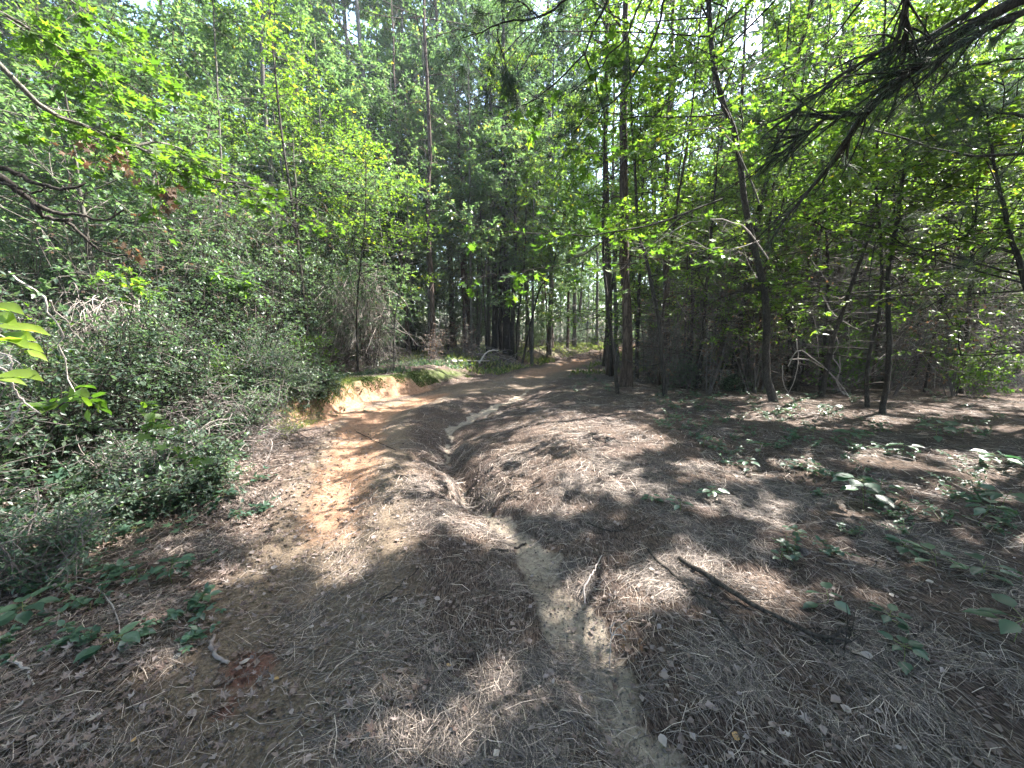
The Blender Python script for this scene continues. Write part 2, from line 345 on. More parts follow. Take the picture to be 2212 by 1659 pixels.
GROUND = obj('ground', gm.mesh('ground', M_GROUND, extra=dict(sand=sand_mask(xf, yf) * sm(12, 9, yf), clay=m_clay(xf, yf), dirt=m_dirt(xf, yf), red=m_red(xf, yf), green=m_green(xf, yf))), kind='structure')
# ------------------------------------------------------------------ where sun patches reach the floor (gaps in the canopy), from the photograph
PATCH = []
for px, py, rx, ry in ((700, 985, 75, 22), (660, 1050, 90, 22), (730, 1095, 110, 26), (640, 1085, 45, 14), (600, 1190, 60, 22), (810, 1150, 70, 30),
        (790, 1215, 75, 32), (740, 1245, 30, 18), (850, 870, 95, 26), (760, 895, 45, 18), (900, 1045, 60, 20), (960, 1075, 40, 18),
        (1200, 1010, 190, 40), (1130, 1060, 110, 34), (1330, 960, 90, 16), (1280, 1040, 70, 22), (1080, 925, 90, 13), (1180, 880, 90, 9), (1010, 1130, 35, 20), (1065, 1160, 30, 30),
        (1180, 815, 50, 8), (1150, 835, 40, 6), (1230, 795, 60, 8), (1260, 775, 60, 6), (1000, 845, 40, 7), (1380, 1130, 60, 14),
        (1650, 1120, 150, 26), (1500, 1020, 110, 18), (1700, 1180, 130, 30), (1530, 1235, 130, 34), (1640, 1245, 110, 26), (1850, 1285, 150, 24), (1900, 1225, 110, 22), (1690, 1330, 60, 20), (1420, 1270, 35, 30), (1270, 1260, 40, 25), (1330, 1330, 30, 30),
        (1900, 1000, 220, 24), (2050, 1050, 150, 22), (1780, 900, 130, 18), (1700, 870, 90, 12), (2080, 860, 130, 12), (1980, 890, 120, 10), (1850, 1110, 90, 20), (2150, 1160, 60, 20), (1950, 1160, 70, 14), (2160, 930, 60, 10),
        (345, 1450, 40, 16), (310, 1350, 22, 18), (500, 1240, 45, 14), (865, 1470, 34, 22), (1075, 1480, 26, 40), (1090, 1540, 20, 24), (1010, 1570, 30, 16), (880, 1580, 50, 20), (830, 1620, 26, 14),
        (1275, 1420, 52, 26), (1272, 1530, 22, 22), (1240, 1490, 25, 14), (60, 1175, 90, 24), (560, 1075, 70, 18), (460, 1010, 60, 20), (1340, 1390, 16, 14),
        (430, 940, 120, 30), (640, 930, 60, 20), (250, 1020, 80, 24), (60, 1010, 70, 24), (560, 1140, 40, 16), (1120, 790, 60, 6), (990, 800, 50, 6)):
    g = gnd(px, py); d = math.hypot(g[0], g[1]); cz = g[1] * CP + (CAMZ - g[2]) * SP
    q1, q2 = rx / FPX * cz, ry / FPX * cz * cz / (CAMZ - g[2] + .05) * .9
    PATCH.append((g[0], g[1], g[2], q1 * 1.1 + .05, q2 * 1.1 + .05))
PA = np.hstack([np.array(PATCH), np.full((len(PATCH), 1), .6)])
# the light shafts also reach the lit brush, vines and boughs
for px, py, Y, r in ((230, 700, 5.6, .65), (780, 680, 11, .9), (1740, 800, 8, .7), (50, 730, 1.27, .55), (1500, 650, 10, .9), (1750, 640, 10, .9), (1950, 640, 9, 1.0), (2120, 640, 9, 1.0), (1600, 760, 9, .8), (1400, 760, 10, .7), (1350, 500, 9.6, .5), (1480, 420, 11, .9), (1800, 430, 9, 1.0), (2000, 350, 8, 1.0),  (1500, 500, 6.5, .7), (1620, 400, 6.5, .6), (300, 250, 4.2, 1.0), (100, 330, 4, .9), (430, 350, 4.6, .9), (150, 800, 5, .8), (330, 740, 6, .8), (480, 700, 8, 1.0), (600, 650, 9, 1.0), (800, 350, 16, 2.0), (950, 330, 18, 2.0), (700, 230, 15, 2.0), (1060, 250, 19, 2.2), (860, 200, 16, 2.0), (980, 400, 16, 1.6), (1130, 330, 17, 1.7), (1000, 150, 17, 2.0), (420, 560, 8, 1.0), (620, 480, 10, 1.2), (820, 400, 13, 1.4), (100, 560, 5, .8), (560, 330, 9, 1.1), (250, 430, 7, .9), (520, 820, 6.5, .8), (1600, 260, 5.5, .6), (2050, 600, 9, 1.0), (1900, 480, 8, .8), (250, 600, 4.5, .5), (1030, 380, 5, .5)):
    g = pt(px, py, Y); g0 = g - SD * ((g[2]) / SD[2]); PA = np.vstack([PA, [g0[0], g0[1], 0, r, r, g[2] + .5 + r]])
def lit_keep(P, rg, p=.99):
    """True for leaves that may stay: those whose shadow would fall into a lit patch are left out of the crown"""
    keep = np.ones(len(P), bool)
    wx = (fbm(P[:, 0] * 1.3, P[:, 1] * 1.3, 2, 71) - .5) * .3; wy = (fbm(P[:, 0] * 1.3, P[:, 1] * 1.3, 2, 73) - .5) * .3
    Q0 = P - SD[None] * ((P[:, 2] - .15) / SD[2])[:, None]; lim_ = .10 + 1.6 * sm(.40, .56, fbm(Q0[:, 0] * 3.8, Q0[:, 1] * 3.8, 3, 75))
    for a in PA:
        q = P - SD[None] * ((P[:, 2] - a[2]) / SD[2])[:, None]; small = a[3] < .24; lim = 1.45 if small or a[5] > .6 else lim_; ww = .25 if small else 1.0
        keep &= ~((((q[:, 0] + ww * wx - a[0]) / a[3]) ** 2 + ((q[:, 1] + ww * wy - a[1]) / a[4]) ** 2) < lim) | (P[:, 2] < a[5])
    return keep | (rg.random(len(P)) > p)
# ------------------------------------------------------------------ tree generator
def grow(rg, S, D, Ln, n, droop=0.0, wob=.08, up=0.0):
    m = len(S); t = np.linspace(0, 1, n)
    side = nrm(np.cross(D, rdir(m, rg)))
    P = S[:, None] + D[:, None] * (Ln[:, None] * t[None])[..., None] + side[:, None] * (wob * Ln[:, None] * np.sin(t[None] * rg.uniform(2, 5, (m, 1))))[..., None]
    P[..., 2] += (up - droop) * Ln[:, None] * t[None] ** 2
    return P
def spawn(rg, P, k, lo=.25, hi=1.0):
    m, n, _ = P.shape; i = np.repeat(np.arange(m), k); u = rg.uniform(lo, hi, m * k) * (n - 1)
    a = np.clip(u.astype(int), 0, n - 2); f = (u - a)[:, None]
    return P[i, a] * (1 - f) + P[i, a + 1] * f, nrm(P[i, a + 1] - P[i, a]), i
def make_tree(seed, path, r0, r1=.02, cb=.35, cr=2.2, n1=26, k2=5, k3=4, nl=9, lsz=.085, tpl=DIA, flat=.55, elev=(.1, .8), bark=None, leafm=None,
              carve=False, sides=8, dead=0, planar=False, prof=None, ltone=0.0, twig=.32, fine=True):
    """path: trunk points in the world. Returns (trunk MB, crown MB or None)"""
    rg = R_(seed); T = smooth_path(path, 22); T[1:-1] += rg.normal(0, r0 * .12, (20, 3))
    tt = np.linspace(0, 1, 22)
    rad = r1 + (r0 - r1) * (1 - tt) ** .8; rad[0] *= 1.35; rad[1] *= 1.08
    wood = MB(); V, F = tubes(T[None], rad[None], sides)
    V = V + (nrm(V - np.repeat(T, sides, 0)) * (rg.normal(0, .05, (len(V), 1)) * np.repeat(rad, sides)[:, None]))
    wood.add(V, F, .5)
    if dead:                     # bare dead limbs below the crown
        S, D, i = spawn(rg, T[None], dead, .08, cb + .1)
        az = rg.uniform(0, 6.28, dead); D = nrm(np.stack([np.cos(az), np.sin(az), rg.uniform(-.25, .35, dead)], 1))
        L1 = rg.uniform(.4, 1.5, dead); P = grow(rg, S, D, L1, 6, .12, .1)
        wood.add(*tubes(P, (.016 * L1 ** .5)[:, None] * np.linspace(1, .25, 6)[None], 4), .5)
        S, D, i = spawn(rg, P, 4); D = nrm(D + rdir(len(S), rg) * .8); L2 = rg.uniform(.1, .5, len(S))
        wood.add(*tubes(grow(rg, S, D, L2, 4, .1), .005 * np.linspace(1, .3, 4)[None].repeat(len(S), 0), 3), .5)
    if n1 == 0: return wood, None
    hh = np.sort(rg.uniform(cb, .99, n1)); a = hh * 21; ai = np.clip(a.astype(int), 0, 20); fr = (a - ai)[:, None]
    S = T[ai] * (1 - fr) + T[ai + 1] * fr; q = (hh - cb) / (1 - cb)
    pr = prof(q) if prof else (.55 + .45 * np.sin(np.pi * np.clip(q * .9 + .12, 0, 1))) * (1 - .45 * q ** 3)
    az = rg.uniform(0, 6.28, n1) + np.arange(n1) * 2.4
    el = elev[0] + (elev[1] - elev[0]) * q + rg.normal(0, .12, n1)
    D = np.stack([np.cos(az) * np.cos(el), np.sin(az) * np.cos(el), np.sin(el)], 1)
    L1 = cr * pr * rg.uniform(.75, 1.2, n1)
    P1 = grow(rg, S, D, L1, 7, .05, .07, .1)
    crown_w = MB()
    wood.add(*tubes(P1, (r0 * .19 * (L1 / cr))[:, None] * np.linspace(1, .12, 7)[None] + .002, 4), .5)
    S2, D2, i2 = spawn(rg, P1, k2, .2, 1); D2 = nrm(D2 * .8 + rdir(len(S2), rg, .1, .5 if planar else .8) * .9)
    L2 = L1[i2] * rg.uniform(.25, .5, len(S2)); P2 = grow(rg, S2, D2, L2, 5, .08)
    if carve:
        kp = lit_keep(P2[:, 2], rg, .93); P2 = P2[kp]; L2 = L2[kp]
    if len(P2) == 0: return wood, None
    wood.add(*tubes(P2, (.006 + .004 * L2)[:, None] * np.linspace(1, .4, 5)[None], 3), .5)
    S3, D3, i3 = spawn(rg, P2, k3, .15, 1); D3 = nrm(D3 * .6 + rdir(len(S3), rg, 0, .35 if planar else .8))
    L3 = rg.uniform(.6, 1.4, len(S3)) * twig; P3 = grow(rg, S3, D3, L3, 3, .1)
    if fine: wood.add(*tubes(P3[:, ::2], .003 * np.ones((len(P3), 2)), 3), .5)
    S4, D4, i4 = spawn(rg, P3, nl, .05, 1.05)
    dd = nrm(D4 * .5 + rdir(len(S4), rg, -.1, .5)); nmv = nrm(rdir(len(S4), rg) * flat + np.array([0, 0, 1.0]))
    if carve:
        kp = lit_keep(S4, rg); S4, dd, nmv = S4[kp], dd[kp], nmv[kp]; i4 = i4[kp]
    sz = lsz * rg.uniform(.65, 1.25, len(S4))
    V, F, k = leaves(S4, dd, nmv, sz, tpl, 1.1)
    cl = rg.uniform(-.18, .18, len(P3))
    tn = np.clip(rg.normal(.45 + ltone, .17, len(S4)) + cl[i4], 0, 1)
    cr_ = MB().add(V, F, np.repeat(tn, k)) if len(S4) else None
    return wood, cr_
def place_tree(name, label, cat, parts, base, bark, leafm, group=None):
    wd, cr = parts; r = thing(name, label, cat, base, group)
    obj('trunk', wd.mesh('trunk', bark, base), r)
    if cr is not None and cr.n: obj('crown', cr.mesh('crown', leafm, base, smooth=False), r)
    return r
def dup(root, loc, rz=0, sc=1.0, label=None, group=None):
    r = root.copy(); COL.objects.link(r); r.location = [float(c) for c in loc]; r.rotation_euler = (0, 0, rz); r.scale = (sc, sc, sc)
    if label: r['label'] = label
    if group: r['group'] = group
    for ch in root.children:
        c = ch.copy(); COL.objects.link(c); c.parent = r
    return r
# ------------------------------------------------------------------ trees that the photograph lets one tell apart
def tpath(pxs, Y, top, lean=0.0):
    P = [pt(a, b, Y) for a, b in pxs]; P[0][2] = hz(P[0][0], Y) - .06
    for i in range(1, len(P)): P[i][1] += .12 * math.sin(i * 1.7 + Y)
    d = nrm(P[-1] - P[-2]); d = nrm(d * .5 + np.array([0, 0, 1.0])); k = 0
    while P[-1][2] < top and k < 8: P.append(P[-1] + d * min(2.5, top - P[-1][2] + .2)); k += 1
    return P
def wr(wpx, Y): return wpx / 2 / FPX * Y
TREES = [  # name, label, category, photo points from the foot up, distance, width px, top, bark, leaf, settings
 ('pine_tree', 'straight reddish pine standing alone on the bank beyond the orange cut', [(937, 782), (933, 640), (926, 500), (925, 400), (927, 300), (921, 120)], 14.5, 12, 17, 'P', 'G', dict(cb=.5, cr=2.4, dead=14)),
 ('pine_tree', 'slim pine just behind the lone pine on the bank', [(885, 775), (878, 680), (868, 590), (862, 480)], 15.5, 9, 14, 'P', 'G', dict(cb=.45, cr=1.8, dead=12)),
 ('hardwood_tree', 'tall pale trunk rising above the leafy thicket into a gap of sky', [(596, 745), (585, 420), (578, 280), (570, 150), (562, 0)], 13, 13, 15, 'B', 'Y', dict(cb=.42, cr=2.2, dead=3)),
 ('hardwood_tree', 'stout dark trunk first of the tight clump where the track bends', [(1068, 756), (1070, 660), (1066, 560)], 19, 15, 15, 'D', 'G', dict(cb=.4, cr=2.6, dead=8)),
 ('hardwood_tree', 'second dark trunk inside the tight clump at the track bend', [(1082, 752), (1080, 660), (1084, 560)], 19.8, 13, 15, 'D', 'G', dict(cb=.4, cr=2.4, dead=8)),
 ('hardwood_tree', 'thickest dark trunk of the tight clump at the track bend', [(1096, 757), (1094, 660), (1092, 540)], 18.6, 19, 17, 'D', 'G', dict(cb=.45, cr=2.8, dead=8)),
 ('hardwood_tree', 'outer dark trunk of the clump, beside the leaning saplings', [(1106, 762), (1108, 660), (1112, 560)], 18.2, 10, 13, 'D', 'Y', dict(cb=.4, cr=2.0, dead=6)),
 ('hardwood_tree', 'leaning brown trunk between the lone pine and the dark clump', [(1020, 753), (1012, 670), (1003, 590)], 18, 13, 13, 'P', 'G', dict(cb=.4, cr=2.2, dead=14)),
 ('hardwood_tree', 'thinner brown trunk touching the leaning trunk past the pine', [(1006, 757), (1003, 680), (999, 600)], 17.6, 9, 12, 'P', 'G', dict(cb=.4, cr=1.8, dead=12)),
 ('sapling', 'black sapling bowing towards the track at the dark clump', [(1128, 765), (1146, 700), (1168, 620), (1192, 585)], 17.5, 5, 7, 'D', 'Y', dict(cb=.5, cr=1.2, n1=12)),
 ('sapling', 'upright black sapling beside the bowing one at the clump', [(1115, 766), (1117, 700), (1128, 620), (1133, 560)], 17.8, 5, 8, 'D', 'Y', dict(cb=.5, cr=1.2, n1=12)),
 ('sapling', 'thin wavering sapling in front of the stout dark clump', [(1052, 760), (1050, 690), (1042, 600)], 16.5, 4, 7, 'D', 'G', dict(cb=.5, cr=1.2, n1=12)),
 ('hardwood_tree', 'rough trunk behind the sapling where the track meets the woods', [(1319, 795), (1316, 600), (1310, 460), (1306, 330)], 12.8, 15, 15, 'P', 'Y', dict(cb=.5, cr=2.2, dead=14)),
 ('hardwood_tree', 'slimmer trunk pressed against the rough trunk beside the track', [(1334, 768), (1327, 600), (1322, 420)], 14.5, 9, 13, 'B', 'Y', dict(cb=.45, cr=2.0, dead=10)),
 ('sapling', 'slender black sapling rooted on the track edge, bending over the rough trunk', [(1334, 866), (1326, 780), (1313, 680), (1306, 560), (1304, 470)], 8.5, 7.5, 6.5, 'D', 'Y', dict(cb=.5, cr=1.3, n1=14)),
 ('pine_tree', 'straight black barked pine, the nearest big trunk beside the track', [(1350, 843), (1352, 700), (1350, 450), (1351, 200)], 9.6, 23, 13, 'P', 'G', dict(cb=.55, cr=2.3, dead=16)),
 ('sapling', 'thin stem just behind the black barked pine', [(1376, 790), (1381, 700), (1383, 560)], 12, 8, 9, 'D', 'Y', dict(cb=.45, cr=1.5, n1=16, dead=5)),
 ('sapling', 'curved sapling standing alone between the black pine and the ferny thicket', [(1437, 873), (1428, 780), (1419, 690), (1400, 560), (1380, 480)], 8.2, 9, 7, 'D', 'Y', dict(cb=.5, cr=1.5, n1=16, dead=5)),
 ('hardwood_tree', 'straight mid distance trunk seen between two thin saplings', [(1443, 797), (1442, 600), (1444, 330)], 11.8, 15, 13, 'P', 'Y', dict(cb=.45, cr=2.2, dead=16)),
 ('hardwood_tree', 'shaded trunk half hidden by brown twigs of the thicket', [(1597, 755), (1594, 600), (1588, 430)], 13, 12, 13, 'P', 'Y', dict(cb=.4, cr=2.2, dead=14)),
 ('hardwood_tree', 'sinuous black trunk leaning back over the thicket, foot among seedlings', [(1672, 893), (1658, 800), (1650, 700), (1644, 600), (1622, 470), (1603, 380), (1574, 270), (1545, 150)], 7.4, 15, 11.5, 'D', 'Y', dict(cb=.45, cr=4.2, dead=7, n1=64)),
 ('dead_snag', 'broken black snag beside the pale looping vines', [(1716, 838), (1714, 770), (1705, 690), (1712, 640)], 9.2, 19, 3.2, 'D', 'G', dict(n1=0, dead=10)),
 ('sapling', 'dark sapling with a crooked foot on the pine straw', [(1902, 925), (1921, 885), (1914, 797), (1906, 700), (1925, 600), (1950, 480)], 6.3, 11, 6, 'D', 'Y', dict(cb=.55, cr=1.4, n1=14, dead=5)),
 ('sapling', 'straight thin sapling next to the one with a crooked foot', [(1873, 890), (1884, 790), (1893, 647), (1894, 504), (1905, 380)], 6.9, 8, 7, 'D', 'Y', dict(cb=.5, cr=1.4, n1=14, dead=5)),
 ('hardwood_tree', 'dim trunk deep in the shaded thicket past the snag', [(1815, 740), (1816, 600), (1812, 420)], 12.5, 14, 13, 'D', 'Y', dict(cb=.4, cr=2.2, dead=12)),
 ('hardwood_tree', 'grey trunk in the shade at the edge of the dead brush thicket', [(2060, 760), (2050, 600), (2075, 300)], 11, 11, 12, 'B', 'Y', dict(cb=.35, cr=2.2, dead=8)),
 ('sapling', 'pale stem behind the drooping dead branches on the bank', [(845, 760), (828, 640), (815, 500)], 15.5, 7, 10, 'B', 'G', dict(cb=.4, cr=1.6, n1=16, dead=8)),
 ('sapling', 'thin grey stem among the shrubs across from the orange cut', [(752, 770), (735, 600), (745, 420)], 14, 6, 9, 'B', 'G', dict(cb=.4, cr=1.6, n1=16, dead=6)),
 ('sapling', 'slight sapling between the brush heap and the leafy bank', [(485, 860), (470, 700), (478, 480), (470, 360)], 8.5, 6, 8, 'B', 'G', dict(cb=.45, cr=1.5, n1=16, dead=4)),
]
BK = dict(P=M_PINE, B=M_BARK, D=M_DARK); LF = dict(G=M_LEAF, Y=M_LEAFY)
foots = []
for i, (nm_, lab, pxs, Y, wpx, top, bk, lf, kw) in enumerate(TREES):
    P = tpath(pxs, Y, top); near = Y < 16
    k = dict(n1=28, k2=6, k3=5, nl=10, lsz=.085, fine=Y < 10); k.update(kw)
    if nm_ == 'dead_snag': P = P[:4]
    pr = make_tree(100 + i, P, wr(wpx, Y), .012 if nm_ != 'dead_snag' else .06, carve=near, planar=lf == 'Y', **k)
    place_tree(nm_, lab, {'pine_tree': 'pine', 'hardwood_tree': 'tree', 'sapling': 'sapling', 'dead_snag': 'snag'}[nm_], pr, P[0], BK[bk], LF[lf])
    foots.append((P[0][0], P[0][1]))
# understory trees whose leafy layers hang in front of the woods
UN = [(4.6, 9.5, 5.5), (6.6, 8.2, 5.0), (8.2, 11, 6.5), (3.2, 12.5, 6.5), (10.5, 9.0, 5.5), (9.0, 6.6, 4.6), (6.0, 13, 7), (12.5, 12, 7), (4.0, 17.0, 7), (7.4, 5.3, 4.6),
      (-5.6, 10.5, 6), (-8.2, 9, 6.5), (-6.9, 6.6, 4.6), (-10.5, 12, 7), (-3.9, 13, 6), (-9.5, 6.2, 5), (-13, 9.5, 6.5), (-7.0, 13.5, 8), (-12.5, 14.5, 8), (-1.5, 17.5, 7)]
UNL = ['beside the black pine', 'over the pale looping vines', 'deep in the shaded thicket', 'behind the track side trunks', 'above the dead brush thicket', 'with layered sprays over the bare pine straw', 'behind the snag',
       'at the far corner of the thicket', 'where the track leaves the trees', 'spreading close above the crooked sapling', 'above the mossy bank', 'over the dead brush heap', 'hung with dry vines above the brush', 'in the thick of the leafy wall',
       'next to the lone pine', 'leaning over the bramble patch', 'behind the brambles', 'between the pale tall trunk and the bank', 'at the back of the leafy wall', 'on the bank behind the lone pine']
for i, ((x, y, h), l) in enumerate(zip(UN, UNL)):
    rg = R_(300 + i); b = np.array([x, y, hz(x, y) - .05]); d = rg.normal(0, .35, 2)
    P = [b, b + [d[0] * .3, d[1] * .3, h * .3], b + [d[0], d[1], h * .65], b + [d[0] * 1.6, d[1] * 1.6, h]]
    pr = make_tree(300 + i, P, .035 + .004 * h, .008, cb=.22, cr=1.9 + .1 * h, n1=26, k2=7, k3=5, nl=9, lsz=.085, tpl=DIA, flat=.42, elev=(.0, .6), carve=True, sides=6, planar=True)
    place_tree('understory_tree', f'small layered broadleaf tree {l}', 'small tree', pr, b, M_DARK if x > 0 else M_BARK, M_LEAFY if x > 0 or i % 4 == 1 else M_LEAF)
    foots.append((x, y))
BT = [((-5.2, 16.6, 11), 'filling the gap beyond the hanging brush'), ((-3.9, 19.0, 12), 'with fine pale leaves just behind the lone pine'), ((-1.9, 21.5, 12), 'glimpsed between the lone pine and the dark clump'), ((-7.6, 17.2, 12), 'behind the pale tall trunk'), ((-5.4, 21, 14), 'rising high past the lone pine'),
      ((.4, 24, 12), 'directly behind the dark clump'), ((-9.8, 16, 12), 'over the middle of the leafy wall'), ((1.0, 20, 9), 'small one overhanging the bowing sapling'), ((-12.5, 18.5, 13), 'at the far corner of the leafy wall'), ((-1.7, 16.4, 11), 'lit and airy between the pine and the clump'), ((.9, 17.6, 11), 'lit and airy above the bowing sapling'), ((-3.4, 16.2, 12), 'airy one brushing the lone pine')]
for i, ((x, y, h), l) in enumerate(BT):
    rg = R_(380 + i); b = np.array([x, y, hz(x, y) - .05]); d = rg.normal(0, .35, 2)
    P = [b, b + [d[0] * .3, d[1] * .3, h * .3], b + [d[0], d[1], h * .65], b + [d[0] * 1.6, d[1] * 1.6, h]]
    pr = make_tree(380 + i, P, .07, .01, cb=.2 if i < 9 else .38, cr=2.7, n1=40, k2=7, k3=5, nl=17, lsz=.10, tpl=TRI, flat=.7, elev=(.05, .8), carve=True, sides=6, fine=False, ltone=.15)
    place_tree('fine_leaved_tree', f'fine leaved pale green tree {l}', 'tree', pr, b, M_BARK, M_LEAF)
    foots.append((x, y))
# canopy trees standing round and behind the viewer and through the near woods
CN = []
rg = R_(5)
WIDE = [(7.2, 4.4), (9.6, 6.0), (5.6, 2.6), (8.6, 2.4), (11.6, 4.6), (3.9, .9), (6.6, -.6), (12.5, 8.0), (-5.2, 2.6), (-4.2, -.4)]  # rooted out of view; added with wide crowns to shade the near floor
foots += WIDE
for a in WIDE: CN.append(a)
for gy_ in np.arange(-4, 20, 3.3):
    for gx_ in np.arange(-11, 20, 3.3):
        x, y = gx_ + rg.uniform(-1.1, 1.1), gy_ + rg.uniform(-1.1, 1.1)
        if y > 0 and abs(x) < 1.1 * y and bx_at(y) - .8 < x < gx_at(y) + 1.9 + .1 * y: continue
        if y > -3 and math.hypot(x, y) < 2.6: continue
        if 0 < y < 7.5 and abs(x) < 1.38 * y + .4: continue
        if x < 0 and y < 12.8 and abs(x) < 1.38 * y: continue
        if x > 0 and y < 9.5 and x < 1.38 * y: continue
        if -.34 < x / max(y, 1) < .2 and 0 < y < 17: continue
        if bx_at(y) - .4 < x < gx_at(y) + 1.8 and y > 0: continue
        if min([math.hypot(x - a, y - b) for a, b in foots]) < 1.1: continue
        CN.append((x, y)); foots.append((x, y))
SIDE = lambda x, y: 'the leafy bank' if x < bx_at(y) else 'the pine straw floor'
def whereabouts(x, y, rg):
    k = min(LMK, key=lambda q: abs(q[0] - x / max(y, .5)) + rg.uniform(0, .02)); return k[1]
LMK = [(-1.2, 'past the bramble patch'), (-.95, 'past the dry hanging vines'), (-.75, 'behind the dead brush heap'), (-.6, 'beyond the pale tall trunk'), (-.42, 'beyond the drooping dead branches'), (-.3, 'beyond the orange cut bank'),
       (-.2, 'behind the lone pine'), (-.12, 'behind the leaning brown trunk'), (-.03, 'behind the dark clump'), (.05, 'behind the bowing sapling'), (.14, 'where the track vanishes'), (.22, 'behind the track edge sapling'), (.3, 'behind the black barked pine'), (.4, 'behind the lone curved sapling'),
       (.52, 'behind the twiggy thicket'), (.65, 'behind the sinuous trunk'), (.75, 'behind the snag and pale vines'), (.95, 'behind the crooked foot sapling'), (1.15, 'past the dead brush thicket'), (1.3, 'at the far end of the straw floor')]
ADJ = ['slim', 'stout', 'straight', 'slightly leaning', 'smooth barked', 'rough barked', 'tall', 'forked']
CROWNS = 0
for i, (x, y) in enumerate(CN):
    rg = R_(500 + i); h = rg.uniform(10, 14.5) + (1.5 if i < 10 else 0); b = np.array([x, y, hz(x, y) - .06]); d = rg.normal(0, .4, 2)
    P = [b, b + [d[0] * .3, d[1] * .3, h * .35], b + [d[0], d[1], h * .7], b + [d[0] * 1.3, d[1] * 1.3, h]]
    pine = rg.random() < .3
    pr = make_tree(500 + i, P, rg.uniform(.05, .10), .015, cb=rg.uniform(.42, .55) if abs(x) < 12 else .35, cr=rg.uniform(2.1, 2.8) * (1.65 if i < 10 else 1), n1=46 if i < 10 else 26, k2=7, k3=5, nl=10 if i < 10 or y < 6 else 16, lsz=.18 if i < 10 or y < 6 else .105, tpl=TRI, fine=False, carve=True, sides=7, dead=5 if y > 0 else 0)
    wa = whereabouts(x, y, rg) if y > 3 else ('beside the viewer on ' + SIDE(x, y) if y > 0 else 'standing behind the viewer')
    place_tree('canopy_tree', f'{ADJ[i % 8]} {"near" if y < 9 else "mid distance"} canopy tree {wa}', 'tree', pr, b, M_PINE if pine else (M_DARK if x > 0 else M_BARK), M_LEAF if i % 3 else M_LEAFY, 'canopy trees through the near woods')
print('canopy', len(CN))
# ------------------------------------------------------------------ the woods beyond: kinds built once, copied
FAR = []
for i in range(7):
    rg = R_(700 + i); h = [16, 21, 14, 18, 23, 10, 17][i]; d = rg.normal(0, .5, 2)
    P = np.array([[0, 0, -.1], [d[0] * .3, d[1] * .3, h * .3], [d[0], d[1], h * .65], [d[0] * 1.4, d[1] * 1.4, h]])
    pr = make_tree(700 + i, P, [.10, .13, .07, .09, .14, .05, .08][i], .02, cb=[.22, .32, .2, .28, .36, .16, .18][i], cr=[3.0, 3.4, 2.8, 2.8, 3.4, 2.3, 2.7][i], n1=46, k2=7, k3=5, nl=22, lsz=.11, tpl=TRI, fine=False, sides=7, dead=10 if i in (1, 4) else 4,
                   elev=(.1, .9))
    r = place_tree('woodland_tree', 'x', 'tree', pr, (0, 0, 0), [M_PINE, M_BARK, M_DARK, M_BARK, M_PINE, M_DARK, M_BARK][i], [M_LEAF, M_LEAF, M_LEAFY, M_LEAFY, M_LEAF, M_LEAFY, M_LEAF][i])
    FAR.append(r)
rg = R_(77); pts_ = []; tries = 0
for u_, y_ in ((-.36, 21), (-.3, 25), (-.25, 20), (-.2, 27), (-.15, 22.5), (-.1, 27), (-.06, 21), (-.02, 25.5), (.04, 29), (.1, 24), (.16, 30), (.2, 25), (-.42, 26), (-.48, 22), (-.28, 31), (-.12, 33), (.0, 33), (.08, 36), (-.2, 36), (.28, 27), (-.55, 25), (.36, 24)):
    if abs(u_ * y_ - bx_at(y_) - 1.7) > 1.3: pts_.append((u_ * y_, y_))
NTALL = len(pts_)
while len(pts_) < 265 and tries < 20000:
    tries += 1
    y = 15 + 47 * rg.random() ** 1.25; x = rg.uniform(-1.35, 1.35) * y
    c = bx_at(y) + 1.7
    if abs(x - c) < 1.5 + (0.0 if y < 40 else -1): continue
    if min([math.hypot(x - a, y - b) for a, b in foots + pts_]) < (1.7 if y < 28 else 2.1): continue
    pts_.append((x, y))
for i in range(55):      # woods to the sides and behind
    a = rg.uniform(0, 6.28); r = rg.uniform(13, 30); x, y = r * math.sin(a), r * math.cos(a)
    if y > 5 and abs(x) < 1.35 * y: continue
    if x > 0 and y > -6 and r < 23: continue
    if min([math.hypot(x - a_, y - b_) for a_, b_ in foots + pts_]) < 1.8: continue
    pts_.append((x, y))
used = [0] * 7; FK = ['grey green', 'ruddy trunked', 'dark stemmed', 'pale stemmed', 'big ruddy trunked', 'little dark stemmed', 'bushy pale stemmed']
for i, (x, y) in enumerate(pts_):
    k = int(rg.integers(0, 7)) if i >= NTALL else [1, 3, 6, 1, 4][i % 5]
    lab = f'{FK[k]} {"far off" if y > 32 else "deep woods"} tree {whereabouts(x, y, rg) if y > 5 else "in the woods around the viewer"}'
    loc = (x, y, hz(x, y) - .05); rz = rg.uniform(0, 6.28); s = rg.uniform(.8, 1.15) if i >= NTALL else rg.uniform(1.1, 1.3)
    if not used[k]:
        o = FAR[k]; o.location = loc; o.rotation_euler = (0, 0, rz); o.scale = (s, s, s); o['label'] = lab; o['group'] = 'trees of the woods beyond the bend'; used[k] = 1
    else: dup(FAR[k], loc, rz, s, lab, 'trees of the woods beyond the bend')
# a mass of woods too far to count, and its dark interior
rg = R_(78); n = 26000
a = rg.uniform(-1.25, 1.25, n); r = rg.uniform(60, 80, n); hgt = rg.random(n) ** .8 * (15 + 5 * fbm(a * 9, a * 0, 3, 8))
p = np.stack([r * np.sin(a), r * np.cos(a), hgt], 1)
V, F, k = leaves(p, rdir(n, rg), rdir(n, rg, .8), rg.uniform(.5, 1.0, n), DIA, 1.5)
obj('distant_woods', MB().add(V, F, np.repeat(np.clip(rg.normal(.45, .2, n), 0, 1), k)).mesh('distant_woods', M_LEAF, smooth=False), kind='stuff', label='unbroken mass of distant woods behind the far trees', category='woods')
